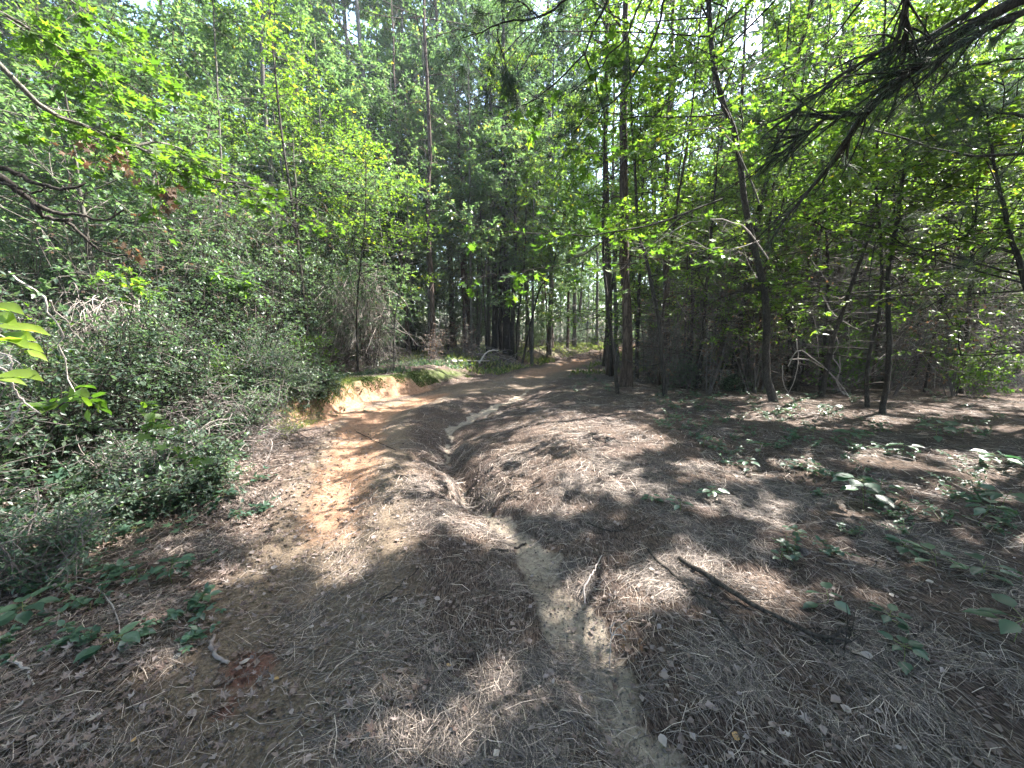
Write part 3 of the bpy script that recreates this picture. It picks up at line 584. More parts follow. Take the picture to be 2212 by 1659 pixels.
# ------------------------------------------------------------------ shrubs
def make_shrub(seed, h, w, nst, lsz, nl=8, tpl=DIA, k3=5):
    rg = R_(seed); wd = MB(); az = rg.uniform(0, 6.28, nst); sp = rg.uniform(.15, 1, nst)
    D = nrm(np.stack([np.cos(az) * sp * w / h, np.sin(az) * sp * w / h, np.ones(nst)], 1))
    P = grow(rg, np.zeros((nst, 3)) + rg.normal(0, .06, (nst, 3)) * [1, 1, 0], D, h * rg.uniform(.6, 1.1, nst), 8, .1, .08)
    wd.add(*tubes(P, .010 * np.linspace(1, .3, 8)[None].repeat(nst, 0), 4), .5)
    S2, D2, i2 = spawn(rg, P, 7, .2, 1); P2 = grow(rg, S2, nrm(D2 * .5 + rdir(len(S2), rg, .1)), h * rg.uniform(.15, .4, len(S2)), 5, .12)
    wd.add(*tubes(P2, .0045 * np.linspace(1, .4, 5)[None].repeat(len(P2), 0), 3), .5)
    S3, D3, i3 = spawn(rg, P2, k3, .1, 1); P3 = grow(rg, S3, nrm(D3 * .5 + rdir(len(S3), rg, 0, .5)), rg.uniform(.1, .28, len(S3)), 3, .1)
    wd.add(*tubes(P3, .0025 * np.ones((len(P3), 3)), 3), .5)
    S4, D4, i4 = spawn(rg, P3, nl, 0, 1.05)
    V, F, k = leaves(S4, nrm(D4 + rdir(len(S4), rg)), nrm(rdir(len(S4), rg) * .6 + [0, 0, 1]), lsz * rg.uniform(.6, 1.25, len(S4)), tpl, 1.1)
    cl = rg.uniform(-.15, .15, len(P3))
    return wd, MB().add(V, F, np.repeat(np.clip(rg.normal(.5, .17, len(S4)) + cl[i4], 0, 1), k))
SHV = [(4.2, 1.7, 18, .06, 9), (1.2, .7, 12, .045, 7), (1.9, 1.0, 14, .05, 7), (.8, .7, 12, .04, 7), (2.6, 1.2, 14, .06, 7), (1.5, 1.1, 12, .075, 4), (.55, .6, 10, .05, 6)]
SH = []
for i, (h, w_, ns, ls, nl) in enumerate(SHV):
    wd, cr = make_shrub(900 + i, h, w_, ns, ls, nl)
    r = thing('shrub', 'x', 'shrub', (0, 0, 0)); obj('stem', wd.mesh('stem', M_BRUSH if i % 2 else M_DARK), r); obj('foliage', cr.mesh('foliage', M_LEAFD if i != 5 else M_LEAFB, smooth=False), r); SH.append(r)
rg = R_(79); sp_ = []; tries = 0
def shrub_ok(x, y):
    if 0 < y < 17.5 and -.33 < x / y < .2: return False
    if 5 < y < 10.5 and -.46 < x / y < -.2: return False
    if bx_at(y) - .95 - (.5 if y < 5 else 0) < x < gx_at(y) + 2.2 + .06 * y: return False
    if y > 0 and x > 0 and x / y < 1.5 and y < 8.5 - .0 * x: return False
    return True
while len(sp_) < 300 and tries < 30000:
    tries += 1
    if rg.random() < .42: y = rg.uniform(2.6, 14); x = bx_at(y) - 1.0 - rg.exponential(2.8)
    else: y = 7 + 40 * rg.random() ** 1.6; x = rg.uniform(-1.3, 1.3) * y
    if x < -1.6 * y - 2 or not shrub_ok(x, y) or x < -22: continue
    if min([math.hypot(x - a_, y - b_) for a_, b_ in sp_] + [9]) < (.62 if y < 9 else .95): continue
    sp_.append((x, y))
for _ in range(46):
    y = rg.uniform(36, 58); sp_.append((y * rg.uniform(-.1, .5), y))
NFAR = 46
for _ in range(120):
    y = rg.uniform(1.9, 6.8); x = bx_at(y) - rg.uniform(.1, 2.8)
    if min([math.hypot(x - a_, y - b_) for a_, b_ in sp_]) > .36: sp_.insert(0, (x, y)); NLOW = 0
used = [0] * 7; SK = ['towering thicket', 'low grey green', 'tall small leaved', 'knee high small leaved', 'head high arching', 'broad leaved', 'ankle high leafy']
for i, (x, y) in enumerate(sp_):
    if y < 5.2 and bx_at(y) - .9 < x < 0: k = int(rg.choice([3, 6, 6]))
    elif x < 0 and y < 7 and x > bx_at(y) - 3: k = int(rg.choice([3, 6, 6, 1])) if x > bx_at(y) - .9 else int(rg.choice([2, 2, 5, 1, 4]))
    elif x > 0 and y < 16: k = int(rg.choice([1, 3, 6, 5]))
    elif x < 0 and (y < 6.5 or x > bx_at(y) - 2): k = int(rg.choice([1, 2, 3, 5, 6, 1]))
    elif x < 0: k = int(rg.choice([0, 0, 0, 2, 4]))
    else: k = int(rg.choice([0, 1, 2, 4, 5, 0]))
    if i >= len(sp_) - NFAR: k = [0, 4][i % 2]
    lab = f'{SK[k]} shrub {"on the bank top" if x < bx_at(y) and y < 14 else "in the woods"} {whereabouts(x, y, rg)}'
    loc = (x, y, hz(x, y) - .03); rz = rg.uniform(0, 6.28); s = rg.uniform(.75, 1.2) * (.85 if y < 6.5 and -9 < x < 0 and x > bx_at(y) - 2.6 else 1)
    if not used[k]:
        o = SH[k]; o.location = loc; o.rotation_euler = (0, 0, rz); o.scale = (s, s, s); o['label'] = lab; o['group'] = 'shrubs of the undergrowth'; used[k] = 1
    else: dup(SH[k], loc, rz, s, lab, 'shrubs of the undergrowth')
YT = []
for i in range(4):
    rg = R_(1300 + i); h = [6.5, 8, 5, 9][i]; d = rg.normal(0, .5, 2)
    P = np.array([[0, 0, -.08], [d[0] * .2, d[1] * .2, h * .3], [d[0] * .9, d[1] * .9, h * .65], [d[0] * 1.1, d[1] * 1.1, h]])
    pr = make_tree(1300 + i, P, [.028, .036, .022, .04][i], .006, cb=[.5, .45, .4, .55][i], cr=1.1, n1=16, k2=5, k3=3, nl=6, lsz=.085, sides=6, dead=9, planar=True)
    YT.append(place_tree('young_tree', 'x', 'young tree', pr, (0, 0, 0), [M_DARK, M_DARK, M_BARK, M_PINE][i], M_LEAFY))
rg = R_(1350); used = [0] * 4; yp = []; YK = ['thin black', 'slim black', 'wispy grey', 'slender ruddy']
for _ in range(3000):
    if len(yp) >= 95: break
    if rg.random() < .68: y = rg.uniform(8.6, 17); x = y * rg.uniform(.26, 1.25)
    elif rg.random() < .7: y = rg.uniform(9, 17); x = y * rg.uniform(-1.1, -.3)
    else: y = rg.uniform(18, 30); x = y * rg.uniform(-.3, .35)
    if abs(x - bx_at(y) - 1.7) < 1.4 or min([math.hypot(x - a, y - b) for a, b in yp + foots]) < .6: continue
    k = int(rg.integers(0, 4)); yp.append((x, y)); lab = f'{YK[k]} young tree {whereabouts(x, y, rg)}'; loc = (x, y, hz(x, y) - .03); rz = rg.uniform(0, 6.28); s = rg.uniform(.8, 1.15)
    if not used[k]: o = YT[k]; o.location = loc; o.rotation_euler = (0, 0, rz); o.scale = (s, s, s); o['label'] = lab; o['group'] = 'young trees with thin stems'; used[k] = 1
    else: dup(YT[k], loc, rz, s, lab, 'young trees with thin stems')
#PART3
# ------------------------------------------------------------------ boughs hanging into the view, each leaf a piece of its own
def frame_mat(pos, d, n, size):
    X = Vector(d).normalized(); Y = Vector(n).cross(X); Y = Y.normalized() if Y.length > 1e-4 else X.orthogonal().normalized(); Z = X.cross(Y)
    M = Matrix((X * size, Y * size, Z * size)).transposed().to_4x4(); M.translation = Vector(pos); return M
def leaf_meshes(name, tpl, mat, tints=(.2, .4, .55, .75), width=1.0):
    out = []
    for t in tints:
        V, F = tpl; out.append(MB().add(V * [1, width, 1], F, t).mesh(name, mat))
    return out
LM_LOB = leaf_meshes('lobed_leaf', LOB, M_LEAFB); LM_OVA = leaf_meshes('oval_leaf', OVA, M_LEAFB); LM_SEED = leaf_meshes('seedling_leaf', OVA, M_SEED, width=1.15)
LM_LONG = leaf_meshes('long_leaf', OVA, M_LEAFY, (.6, .8), .8); LM_DEAD = leaf_meshes('dead_leaf', LOB, M_DEADL); LM_SEEDL = leaf_meshes('seedling_lobed_leaf', LOB, M_SEED)
def place_leaf(parent, base, ms, pos, d, n, size, rg, name='leaf'):
    o = bpy.data.objects.new(name, ms[int(rg.integers(0, len(ms)))]); COL.objects.link(o); o.parent = parent
    o.matrix_local = frame_mat(np.asarray(pos) - base, d, n, size); return o
def stem_pts(px, Y0, Y1=None, n=14, wob=.0, rg=None):
    Y1 = Y0 if Y1 is None else Y1
    P = [pt(a, b, Y0 + (Y1 - Y0) * i / max(1, len(px) - 1)) for i, (a, b) in enumerate(px)]
    return smooth_path(P, n, wob, rg)
def bough(name, label, cat, seed, stems, r0, nleaf, ms, size, bark, twn=9, twl=.35, droop=.12, extra=0, leafm=None, flat=.45, group=None, lname='leaf', tw2=4, width=1.1, tpl=LOB):
    """stems: list of (photo points, Y0, Y1, radius factor)"""
    rg = R_(seed); wd = MB(); SS = []
    for px, a, b, f in stems:
        P = stem_pts(px, a, b, 14, .012, rg); SS.append(P); wd.add(*tubes(P[None], (r0 * f * np.linspace(1, .3, 14))[None], 6), .5)
    base = SS[0][0].copy(); root = thing(name, label, cat, base, group)
    S, D, i = spawn(rg, np.array(SS), twn, .12, 1); D = nrm(D * .7 + rdir(len(S), rg, 0, .45) * .8)
    P2 = grow(rg, S, D, twl * rg.uniform(.5, 1.3, len(S)), 7, droop, .07)
    wd.add(*tubes(P2, r0 * .22 * np.linspace(1, .4, 7)[None].repeat(len(P2), 0), 4), .5)
    S3, D3, i3 = spawn(rg, P2, tw2, .15, 1); D3 = nrm(D3 * .6 + rdir(len(S3), rg, 0, .4)); P3 = grow(rg, S3, D3, twl * .45 * rg.uniform(.5, 1.2, len(S3)), 4, droop)
    wd.add(*tubes(P3, r0 * .11 * np.ones((len(P3), 4)), 3), .5)
    obj('branch', wd.mesh('branch', bark, base), root)
    allP = np.concatenate([P3.reshape(-1, 4, 3)])
    def pick(n):
        j = rg.integers(0, len(allP), n); u = rg.uniform(.1, 1, n) * 3; a = np.clip(u.astype(int), 0, 2); f = (u - a)[:, None]
        pos = allP[j, a] * (1 - f) + allP[j, a + 1] * f; d = nrm(nrm(allP[j, a + 1] - allP[j, a]) * .8 + rdir(n, rg, -.25, .5)); nn = nrm(rdir(n, rg) * flat + [0, 0, 1]); kq = lit_keep(pos, rg, .9); return pos[kq], d[kq], nn[kq], (size * rg.uniform(.6, 1.15, n))[kq]
    pos, d, nn, sz = pick(nleaf * 2)
    for q in range(min(nleaf, len(pos))): place_leaf(root, base, ms, pos[q], d[q], nn[q], float(sz[q]), rg, lname)
    if extra:
        pos, d, nn, sz = pick(extra); extra = len(pos); V, F, k = leaves(pos, d, nn, sz, tpl, width)
        o = obj('foliage', MB().add(V, F, np.repeat(np.clip(rg.normal(.5, .2, extra), 0, 1), k)).mesh('foliage', leafm or M_LEAFB, base), root, kind='stuff')
    return root
B = bough
B('leafy_bough', 'long sunlit maple like bough sloping down across the upper corner above the dead branches', 'branch', 1001, [([(-40, 100), (100, 240), (150, 262), (290, 315), (400, 370), (530, 400), (640, 440)], 3.4, 4.6, 1)], .022, 200, LM_LOB, .12, M_BARK, 22, .55, .1, 500)
B('leafy_bough', 'bright yellow green bough in the very corner above the long sloping bough', 'branch', 1002, [([(-60, 0), (60, 60), (190, 140), (330, 210)], 3.6, 4.4, 1), ([(60, -60), (180, 20), (300, 120)], 4.2, 4.6, .7)], .016, 200, LM_LOB, .12, M_BARK, 18, .5, .1, 450)
B('leafy_bough', 'leafy twig fork ending over the dark hanging dead leaves', 'branch', 1003, [([(290, 316), (350, 308), (420, 335), (520, 390), (600, 430)], 4.0, 4.9, 1), ([(380, 400), (480, 420), (620, 470), (700, 480)], 4.4, 5.2, .8)], .012, 150, LM_LOB, .10, M_BARK, 14, .4, .1, 300)
B('leafy_bough', 'low bright leafy spray lit above the dry hanging vines', 'branch', 1004, [([(150, 590), (200, 592), (260, 605), (310, 618)], 4.6, 4.8, 1)], .008, 90, LM_OVA, .085, M_BARK, 12, .25, .05, 120, M_LEAFY)
B('leafy_bough', 'blue green leafy spray halfway up the leafy wall', 'branch', 1005, [([(420, 570), (480, 590), (540, 610), (620, 640)], 6.4, 6.8, 1)], .01, 120, LM_OVA, .10, M_BARK, 12, .4, .05, 260, M_LEAFD)
B('leafy_bough', 'broad leaved bough hanging across the middle of the view', 'branch', 1006, [([(1560, 430), (1430, 478), (1330, 500), (1220, 505), (1100, 500), (985, 478)], 4.6, 4.0, 1), ([(1330, 500), (1240, 560), (1120, 590), (1010, 600)], 4.4, 4.4, .6), ([(1480, 460), (1370, 560), (1290, 600)], 4.6, 4.6, .6)], .011, 220, LM_LOB, .115, M_DARK, 12, .36, .08, 120)
B('leafy_bough', 'big dark leaved sprig dangling below the pine twigs at the top', 'branch', 1007, [([(1330, -40), (1260, 110), (1180, 200), (1085, 245)], 3.0, 3.2, 1), ([(1260, 110), (1300, 240), (1250, 320)], 3.1, 3.3, .7)], .009, 110, LM_LOB, .105, M_DARK, 10, .25, .1, 0)
B('leafy_bough', 'glowing yellow leaved twig on a pale bare branch beside the black pine', 'branch', 1008, [([(1640, 440), (1600, 340), (1570, 297), (1540, 275), (1500, 279), (1430, 305), (1329, 344)], 6.2, 6.0, 1)], .014, 90, LM_LOB, .11, M_BARK, 12, .3, .06, 60, M_LEAFY)
B('leafy_bough', 'layered yellow spray in front of the brown thicket', 'branch', 1009, [([(1660, 560), (1600, 485), (1500, 478), (1400, 535)], 5.6, 5.2, 1), ([(1640, 520), (1560, 540), (1450, 500)], 5.6, 5.4, .7)], .01, 130, LM_LOB, .105, M_PALE, 13, .36, .04, 160, M_LEAFY)
B('leafy_bough', 'tree high leafy bough filling the top beside the dark pine limb', 'branch', 1010, [([(2260, 330), (2050, 330), (1850, 270), (1700, 240)], 4.6, 5.6, 1), ([(1900, -60), (1800, 80), (1700, 150), (1600, 190)], 5.0, 5.6, .8), ([(2250, 120), (2080, 150), (1960, 230)], 4.8, 5.2, .7)], .016, 240, LM_LOB, .11, M_DARK, 20, .5, .08, 700, M_LEAFY)
B('leafy_bough', 'flat dark green sprig over the end of the dead brush heap', 'branch', 1011, [([(230, 925), (330, 942), (400, 955), (462, 982)], 2.3, 2.5, 1)], .006, 22, LM_LOB, .12, M_DARK, 5, .15, .02, 0)
B('leafy_bough', 'flat bright green sprig reaching above the dead brush heap', 'branch', 1012, [([(60, 905), (150, 866), (240, 858), (320, 868)], 2.3, 2.6, 1)], .006, 34, LM_OVA, .10, M_DARK, 6, .15, .02, 0)
B('leafy_bough', 'short green sprig between the two flat sprigs over the brush heap', 'branch', 1013, [([(200, 915), (290, 893), (375, 905)], 2.5, 2.6, 1)], .005, 16, LM_OVA, .10, M_DARK, 4, .12, .02, 0)
# long bright leaflets at the very edge
rg = R_(1014); b0 = pt(-90, 700, 1.25)
r = thing('leafy_twig', 'translucent lime green long leaflets poking in at the picture edge', 'twig', b0)
wd = MB(); wd.add(*tubes(np.array([stem_pts([(-90, 700), (-30, 712), (20, 735), (60, 765)], 1.2, 1.3, 10), stem_pts([(-90, 700), (-70, 760), (-30, 800), (10, 815)], 1.2, 1.3, 10), stem_pts([(-90, 700), (-60, 670), (-30, 662), (0, 664)], 1.2, 1.3, 10)]), .003 * np.ones((3, 10)), 5), .6)
obj('branch', wd.mesh('branch', M_BRUSH, b0), r)
for a, b in (((-30, 662), (46, 669)), ((-10, 703), (108, 716)), ((-20, 728), (56, 738)), ((40, 743), (92, 756)), ((52, 757), (104, 777)), ((-10, 812), (88, 812)), ((-60, 690), (30, 690)), ((-30, 735), (70, 724)), ((-20, 816), (60, 828))):
    pa, pb = pt(*a, 1.28), pt(*b, 1.26 + rg.uniform(-.06, .06)); place_leaf(r, b0, LM_LONG, pa, pb - pa, np.array([rg.normal(0, .2), -.35, 1]), float(np.linalg.norm(pb - pa)), rg)
# pine limbs with long needles
def pine_bough(label, seed, stems, r0, tufts, nl=.17, npt=26, twn=8):
    rg = R_(seed); wd = MB(); SS = []
    for px, a, b, f in stems:
        P = stem_pts(px, a, b, 14, .01, rg); SS.append(P); wd.add(*tubes(P[None], (r0 * f * np.linspace(1, .3, 14))[None], 7), .5)
    base = SS[0][0].copy(); root = thing('pine_bough', label, 'pine branch', base)
    S, D, i = spawn(rg, np.array(SS), twn, .1, 1); D = nrm(D + rdir(len(S), rg, 0, .6) * .5); P2 = grow(rg, S, D, rg.uniform(.12, .4, len(S)), 6, .08, .05)
    wd.add(*tubes(P2, r0 * .2 * np.linspace(1, .5, 6)[None].repeat(len(P2), 0), 4), .5); obj('branch', wd.mesh('branch', M_DARK, base), root)
    ends = P2[rg.integers(0, len(P2), tufts)]; u = 1 - rg.random(tufts) ** 2 * .6; c = ends[np.arange(tufts), np.clip((u * 5).astype(int), 0, 5)]
    td = nrm(ends[:, -1] - ends[:, 0])
    C = np.repeat(c, npt, 0) + rg.normal(0, .008, (tufts * npt, 3)); D = nrm(np.repeat(td, npt, 0) * .8 + rdir(len(C), rg) * .9)
    P = grow(rg, C, D, nl * rg.uniform(.6, 1.15, len(C)), 4, .42, .03)
    V, F = tubes(P, .0009 * np.linspace(1, .4, 4)[None].repeat(len(P), 0), 3)
    obj('needles', MB().add(V, F, np.repeat(rg.random(len(P)), 12)).mesh('needles', M_NEED, base), root, kind='stuff')
pine_bough('thick dark pine limb sweeping down from the upper corner with drooping needles', 1101, [([(2260, -30), (2100, 54), (2011, 118), (1939, 179), (1878, 243), (1832, 297), (1807, 340), (1771, 383), (1699, 469)], 2.5, 3.5, 1), ([(2260, 0), (2082, 90), (2029, 132), (1950, 165)], 2.45, 2.7, .6), ([(1957, -40), (1957, 60), (1950, 170)], 2.6, 2.8, .5), ([(2180, -40), (2040, 60), (1900, 110), (1780, 190), (1700, 260)], 2.6, 3.0, .5), ([(1878, 243), (1780, 262), (1690, 330)], 2.9, 3.1, .35)], .036, 190, .15, 15, 26)
pine_bough('curved bare ended pine twig jutting in below the thick pine limb', 1102, [([(2270, 245), (2212, 251), (2118, 240), (2075, 222)], 2.2, 2.2, 1), ([(2270, 300), (2212, 308), (2100, 319), (2029, 308), (1986, 265)], 2.6, 2.7, .6)], .009, 40, .15, 22, 5)
pine_bough('needled pine twigs poking in at the middle of the top edge', 1103, [([(1260, -50), (1221, 0), (1168, 39), (1078, 54), (999, 82)], 2.7, 2.7, 1), ([(1168, 39), (1130, 10), (1080, -30)], 2.7, 2.7, .7), ([(1078, 54), (1075, 90), (1085, 118)], 2.7, 2.7, .5)], .009, 95, .12, 20, 9)
pine_bough('long thin pine twigs trailing down in front of the black pine top', 1104, [([(1450, -60), (1436, 0), (1393, 125), (1329, 215), (1275, 247), (1239, 286)], 3.0, 3.2, 1), ([(1400, -60), (1386, 0), (1347, 82), (1293, 143), (1239, 197), (1214, 215)], 3.0, 3.2, .8)], .010, 70, .13, 16, 8)
pine_bough('drooping pine needles over the right hand straw floor'.replace('right hand ', 'distant '), 1105, [([(2270, 150), (2200, 330), (2120, 420), (2040, 460)], 3.4, 3.8, 1), ([(2270, 380), (2212, 480), (2140, 540), (2040, 610)], 3.2, 3.6, .8)], .008, 45, .14, 14, 8)
# ------------------------------------------------------------------ dead branches, vines and brush
def rod(name, label, cat, paths, r0, mat, twigs=0, seed=0, sides=7, taper=.35, tl=.2, tint=.5, group=None):
    rg = R_(seed); wd = MB(); PP = []
    for P, f in paths:
        P = smooth_path(P, 18, .006, rg); PP.append(P)
        V, F = tubes(P[None], (r0 * f * np.linspace(1, taper, 18) * (1 + rg.normal(0, .07, 18)))[None], sides); wd.add(V, F, np.repeat(np.clip(tint + rg.normal(0, .1, 18), 0, 1), sides))
        for e, s in ((0, 1), (17, -1)):      # closed, slightly rough ends
            ring = V[e * sides:(e + 1) * sides]; c = ring.mean(0) - (P[e + s] - P[e]) * .15
            wd.add(np.vstack([ring, c]), [[i, (i + 1) % sides, sides] for i in range(sides)], .8)
    if twigs:
        S, D, i = spawn(rg, np.array(PP), twigs, .2, 1); D = nrm(D * .7 + rdir(len(S), rg) * .8); P2 = grow(rg, S, D, tl * rg.uniform(.3, 1.3, len(S)), 6, .05, .08)
        wd.add(*tubes(P2, r0 * .18 * np.linspace(1, .4, 6)[None].repeat(len(P2), 0), 3), tint)
    base = PP[0][0]; o = obj(name, wd.mesh(name, mat, base), None, base, label=label, category=cat)
    if group: o['group'] = group
    return o
c5 = lambda L_: [(x / 5.121, 288 + y / 5.121) for x, y in L_]
Y5 = 2.6
rod('dead_branch', 'thick bare dark branch forking at the edge in front of the leafy wall', 'branch', [(stem_pts(c5([(-200, 380), (0, 480), (170, 610), (400, 800), (480, 920), (700, 962), (800, 950)]), Y5, Y5 + .2), 1), (stem_pts(c5([(400, 790), (650, 895), (830, 900), (1050, 945), (1200, 962), (1370, 842)]), Y5 + .1, Y5 + .3), .55), (stem_pts(c5([(690, 950), (850, 1060), (1000, 1220), (1200, 1330), (1440, 1360), (1465, 1310)]), Y5 + .2, Y5 + .4), .45)], .027, M_DARK, 4, 51, tl=.15)
rod('dead_branch', 'upper bare dark branch with an upturned tip, at the edge', 'branch', [(stem_pts(c5([(-200, 300), (0, 385), (150, 430), (300, 522), (450, 560), (650, 622), (850, 590), (945, 545)]), Y5 - .1, Y5 + .1), 1), (stem_pts(c5([(-100, 520), (180, 600), (300, 640), (440, 640), (500, 590)]), Y5, Y5), .6)], .018, M_DARK, 4, 52, tl=.12)
for j, (x, y, s_, lb) in enumerate(((1100, 250, 6, 'loose ring of dark withered leaves hung under the long sloping bough'), (1450, 420, 14, 'dark clump of withered leaves dangling near the bough fork'), (1980, 770, 16, 'largest hanging bunch of withered leaves before the leafy wall'), (1300, 1385, 8, 'withered leaves caught on the tip of the forking dead branch'))):
    q = c5([(x, y)])[0]; b = pt(*q, 3.4 if j < 3 else 2.95); rg = R_(60 + j); r = thing('withered_leaf_cluster', lb, 'dead leaves', b + [0, 0, .12])
    st = grow(rg, np.repeat((b + [0, 0, .12])[None], 3, 0), nrm(rdir(3, rg, -1.6)), np.array([.2, .26, .22]), 6, .1); obj('stalk', MB().add(*tubes(st, .002 * np.ones((3, 6)), 4)).mesh('stalk', M_DARK, b + [0, 0, .12]), r)
    for k in range(s_ * 2): 
        p_ = st[k % 3, int(rg.integers(1, 6))] + rg.normal(0, .022, 3); place_leaf(r, b + np.array([0, 0, .12]), LM_DEAD, p_, rdir(1, rg, -.7)[0], rdir(1, rg)[0], rg.uniform(.05, .09), rg)
c4 = lambda L_: [(x / 2.938, 612 + y / 2.938) for x, y in L_]      # 1269 px crop of 600 source px
rod('dry_vine', 'pale zigzag vine running down past the dry hanging vines', 'vine', [(stem_pts(c4([(60, -70), (140, 0), (285, 90), (300, 180), (385, 290), (375, 400), (420, 480), (415, 570), (480, 700)]), 3.0, 3.2, 18), 1)], .0075, M_PALE, 5, 53, taper=.6, tint=.75)
rod('dry_vine', 'thinner pale vine parallel to the zigzag vine', 'vine', [(stem_pts(c4([(320, 110), (345, 170), (420, 240), (470, 310), (530, 375)]), 3.1, 3.3, 18), 1)], .006, M_PALE, 5, 54, taper=.6, tint=.6)
rod('bramble', 'knotted pale bramble cane under the lime green leaflets', 'bramble', [(stem_pts(c4([(-80, 360), (0, 440), (60, 480), (70, 560)]), 2.0, 2.0), 1), (stem_pts(c4([(-60, 520), (40, 560), (90, 650), (130, 730), (260, 830)]), 2.0, 2.2), .9), (stem_pts(c4([(-40, 400), (30, 470), (60, 470), (130, 510)]), 2.0, 2.0), .7), (stem_pts(c4([(140, 760), (80, 860), (40, 930)]), 2.1, 2.1), .8)], .007, M_PALE, 6, 55, taper=.5, tint=.7)
def tangle(name, label, cat, seed, C, ext, n, L, r, mat, mode='heap', dirs=None, n2=0, tint=.5, loc=None):
    rg = R_(seed); ext = np.array(ext)
    if mode == 'heap':
        S = C + rg.uniform(-1, 1, (n, 3)) * ext * [1, 1, 0]; S[:, 2] = H(S[:, 0], S[:, 1]) + rg.random(n) * ext[2] * np.clip(1 - np.hypot((S[:, 0] - C[0]) / ext[0], (S[:, 1] - C[1]) / ext[1]) * .6, .1, 1)
        D = rdir(n, rg, .1, .45); dr = .35
    elif mode == 'hang':
        S = C + rg.uniform(-1, 1, (n, 3)) * ext; D = rdir(n, rg, -1.1, .6); dr = .5
    elif mode == 'curtain':
        S = C + rg.normal(0, .3, (n, 3)) * ext; D = nrm((S - C) * [1, 1, .2] / ext + rdir(n, rg) * .4 + [0, 0, .1]); dr = .9
    else:
        S = C + rg.uniform(-1, 1, (n, 3)) * ext; D = rdir(n, rg, .0, .8); dr = .2
    LL = L * rg.uniform(.35, 1.2, n); P = grow(rg, S, D, LL, 9, dr, .13)
    gz = H(P[..., 0], P[..., 1]); P[..., 2] = np.maximum(P[..., 2], gz + .008)
    tn = np.clip(rg.normal(tint, .22, n), 0, 1)
    m = MB(); m.add(*tubes(P, r * rg.uniform(.5, 1.3, n)[:, None] * np.linspace(1, .4, 9)[None], 3), np.repeat(tn, 27))
    if n2:
        S2, D2, i2 = spawn(rg, P, n2, .2, 1); P2 = grow(rg, S2, nrm(D2 + rdir(len(S2), rg) * .8), L * .25 * rg.uniform(.4, 1.3, len(S2)), 4, dr * .6, .08)
        m.add(*tubes(P2, r * .45 * np.ones((len(P2), 4)), 3), np.repeat(tn[i2], 12))
    base = loc if loc is not None else np.array([C[0], C[1], hz(C[0], C[1])])
    return obj(name, m.mesh(name, mat, base), None, base, label=label, category=cat)
gC = gnd(400, 965)
tangle('brush_heap', 'grey heap of dead vine and twigs on the leafy bank', 'brush heap', 61, gC + [.05, .35, 0], (.75, .55, .6), 360, .8, .005, M_BRUSH, n2=2, tint=.5)
tangle('brush_heap', 'low scatter of white sticks under the brambles', 'brush heap', 62, gnd(60, 1080) + [0, .1, 0], (.6, .3, .15), 60, .75, .005, M_PALE, n2=1, tint=.5)
tangle('dry_vine_curtain', 'sunlit whitish curtain of dry vines hanging before the leafy wall', 'dry vines', 63, pt(232, 672, 5.2), (.36, .3, .22), 150, .75, .005, M_PALE, 'hang', n2=2, tint=.38, loc=pt(232, 640, 5.2))
tangle('drooping_brush', 'pale drooping dead branches fanning down beside the lone pine', 'dead branches', 64, pt(775, 640, 11.2), (.8, .5, .75), 190, 1.25, .009, M_PALE, 'hang', n2=3, tint=.5, loc=pt(775, 585, 11))
tangle('drooping_brush', 'brown drooping dead twigs behind the pale drooping branches', 'dead branches', 65, pt(695, 655, 12), (.9, .6, .7), 190, 1.2, .009, M_BRUSH, 'hang', n2=3, tint=.45, loc=pt(700, 610, 12))
tangle('dead_branch_tangle', 'pale and black tangle of dead limbs at the edge of the straw floor', 'dead branches', 66, pt(2060, 660, 8.8), (2.3, .9, 1.25), 420, 1.3, .008, M_BRUSH, 'cloud', n2=3, tint=.5, loc=pt(2060, 790, 8.8))
tangle('dead_branch_tangle', 'brown twig tangle behind the looping pale vines', 'dead branches', 67, pt(1800, 680, 10), (2.2, 1.0, 1.4), 380, 1.2, .007, M_BRUSH, 'cloud', n2=3, tint=.3, loc=pt(1800, 790, 10))
tangle('dead_branch_tangle', 'brown twiggy mass between the lone curved sapling and the sinuous trunk', 'dead branches', 68, pt(1560, 620, 10.5), (1.7, 1.2, 1.9), 420, 1.2, .007, M_BRUSH, 'cloud', n2=3, tint=.25, loc=pt(1560, 790, 10.5))
tangle('fallen_twig_pile', 'tumble of bare sticks at the foot of the leaning brown trunk', 'sticks', 69, np.array([-1.4, 15.4, hz(-1.4, 15.4)]), (1.6, .8, .6), 120, 1.3, .012, M_BRUSH, n2=2, tint=.6)
tangle('fallen_twig_pile', 'brown brush pile behind the bowing sapling', 'sticks', 70, np.array([2.4, 21, hz(2.4, 21)]), (2.6, 1.0, 1.2), 160, 1.8, .014, M_BRUSH, n2=3, tint=.35)
tangle('brush_heap', 'dark dry brush under the drooping dead branches', 'brush heap', 71, np.array([-4.8, 11.3, hz(-4.8, 11.3)]), (1.7, .8, 1.2), 260, 1.3, .008, M_BRUSH, n2=3, tint=.35)
tangle('brush_heap', 'dead twigs littering the bramble corner', 'brush heap', 72, np.array([-4.3, 3.6, hz(-4.3, 3.6)]), (1.0, .8, .25), 80, .8, .004, M_BRUSH, n2=2, tint=.4)
c6 = lambda L_: [(1420 + x / 2.793, 504 + y / 2.793) for x, y in L_]
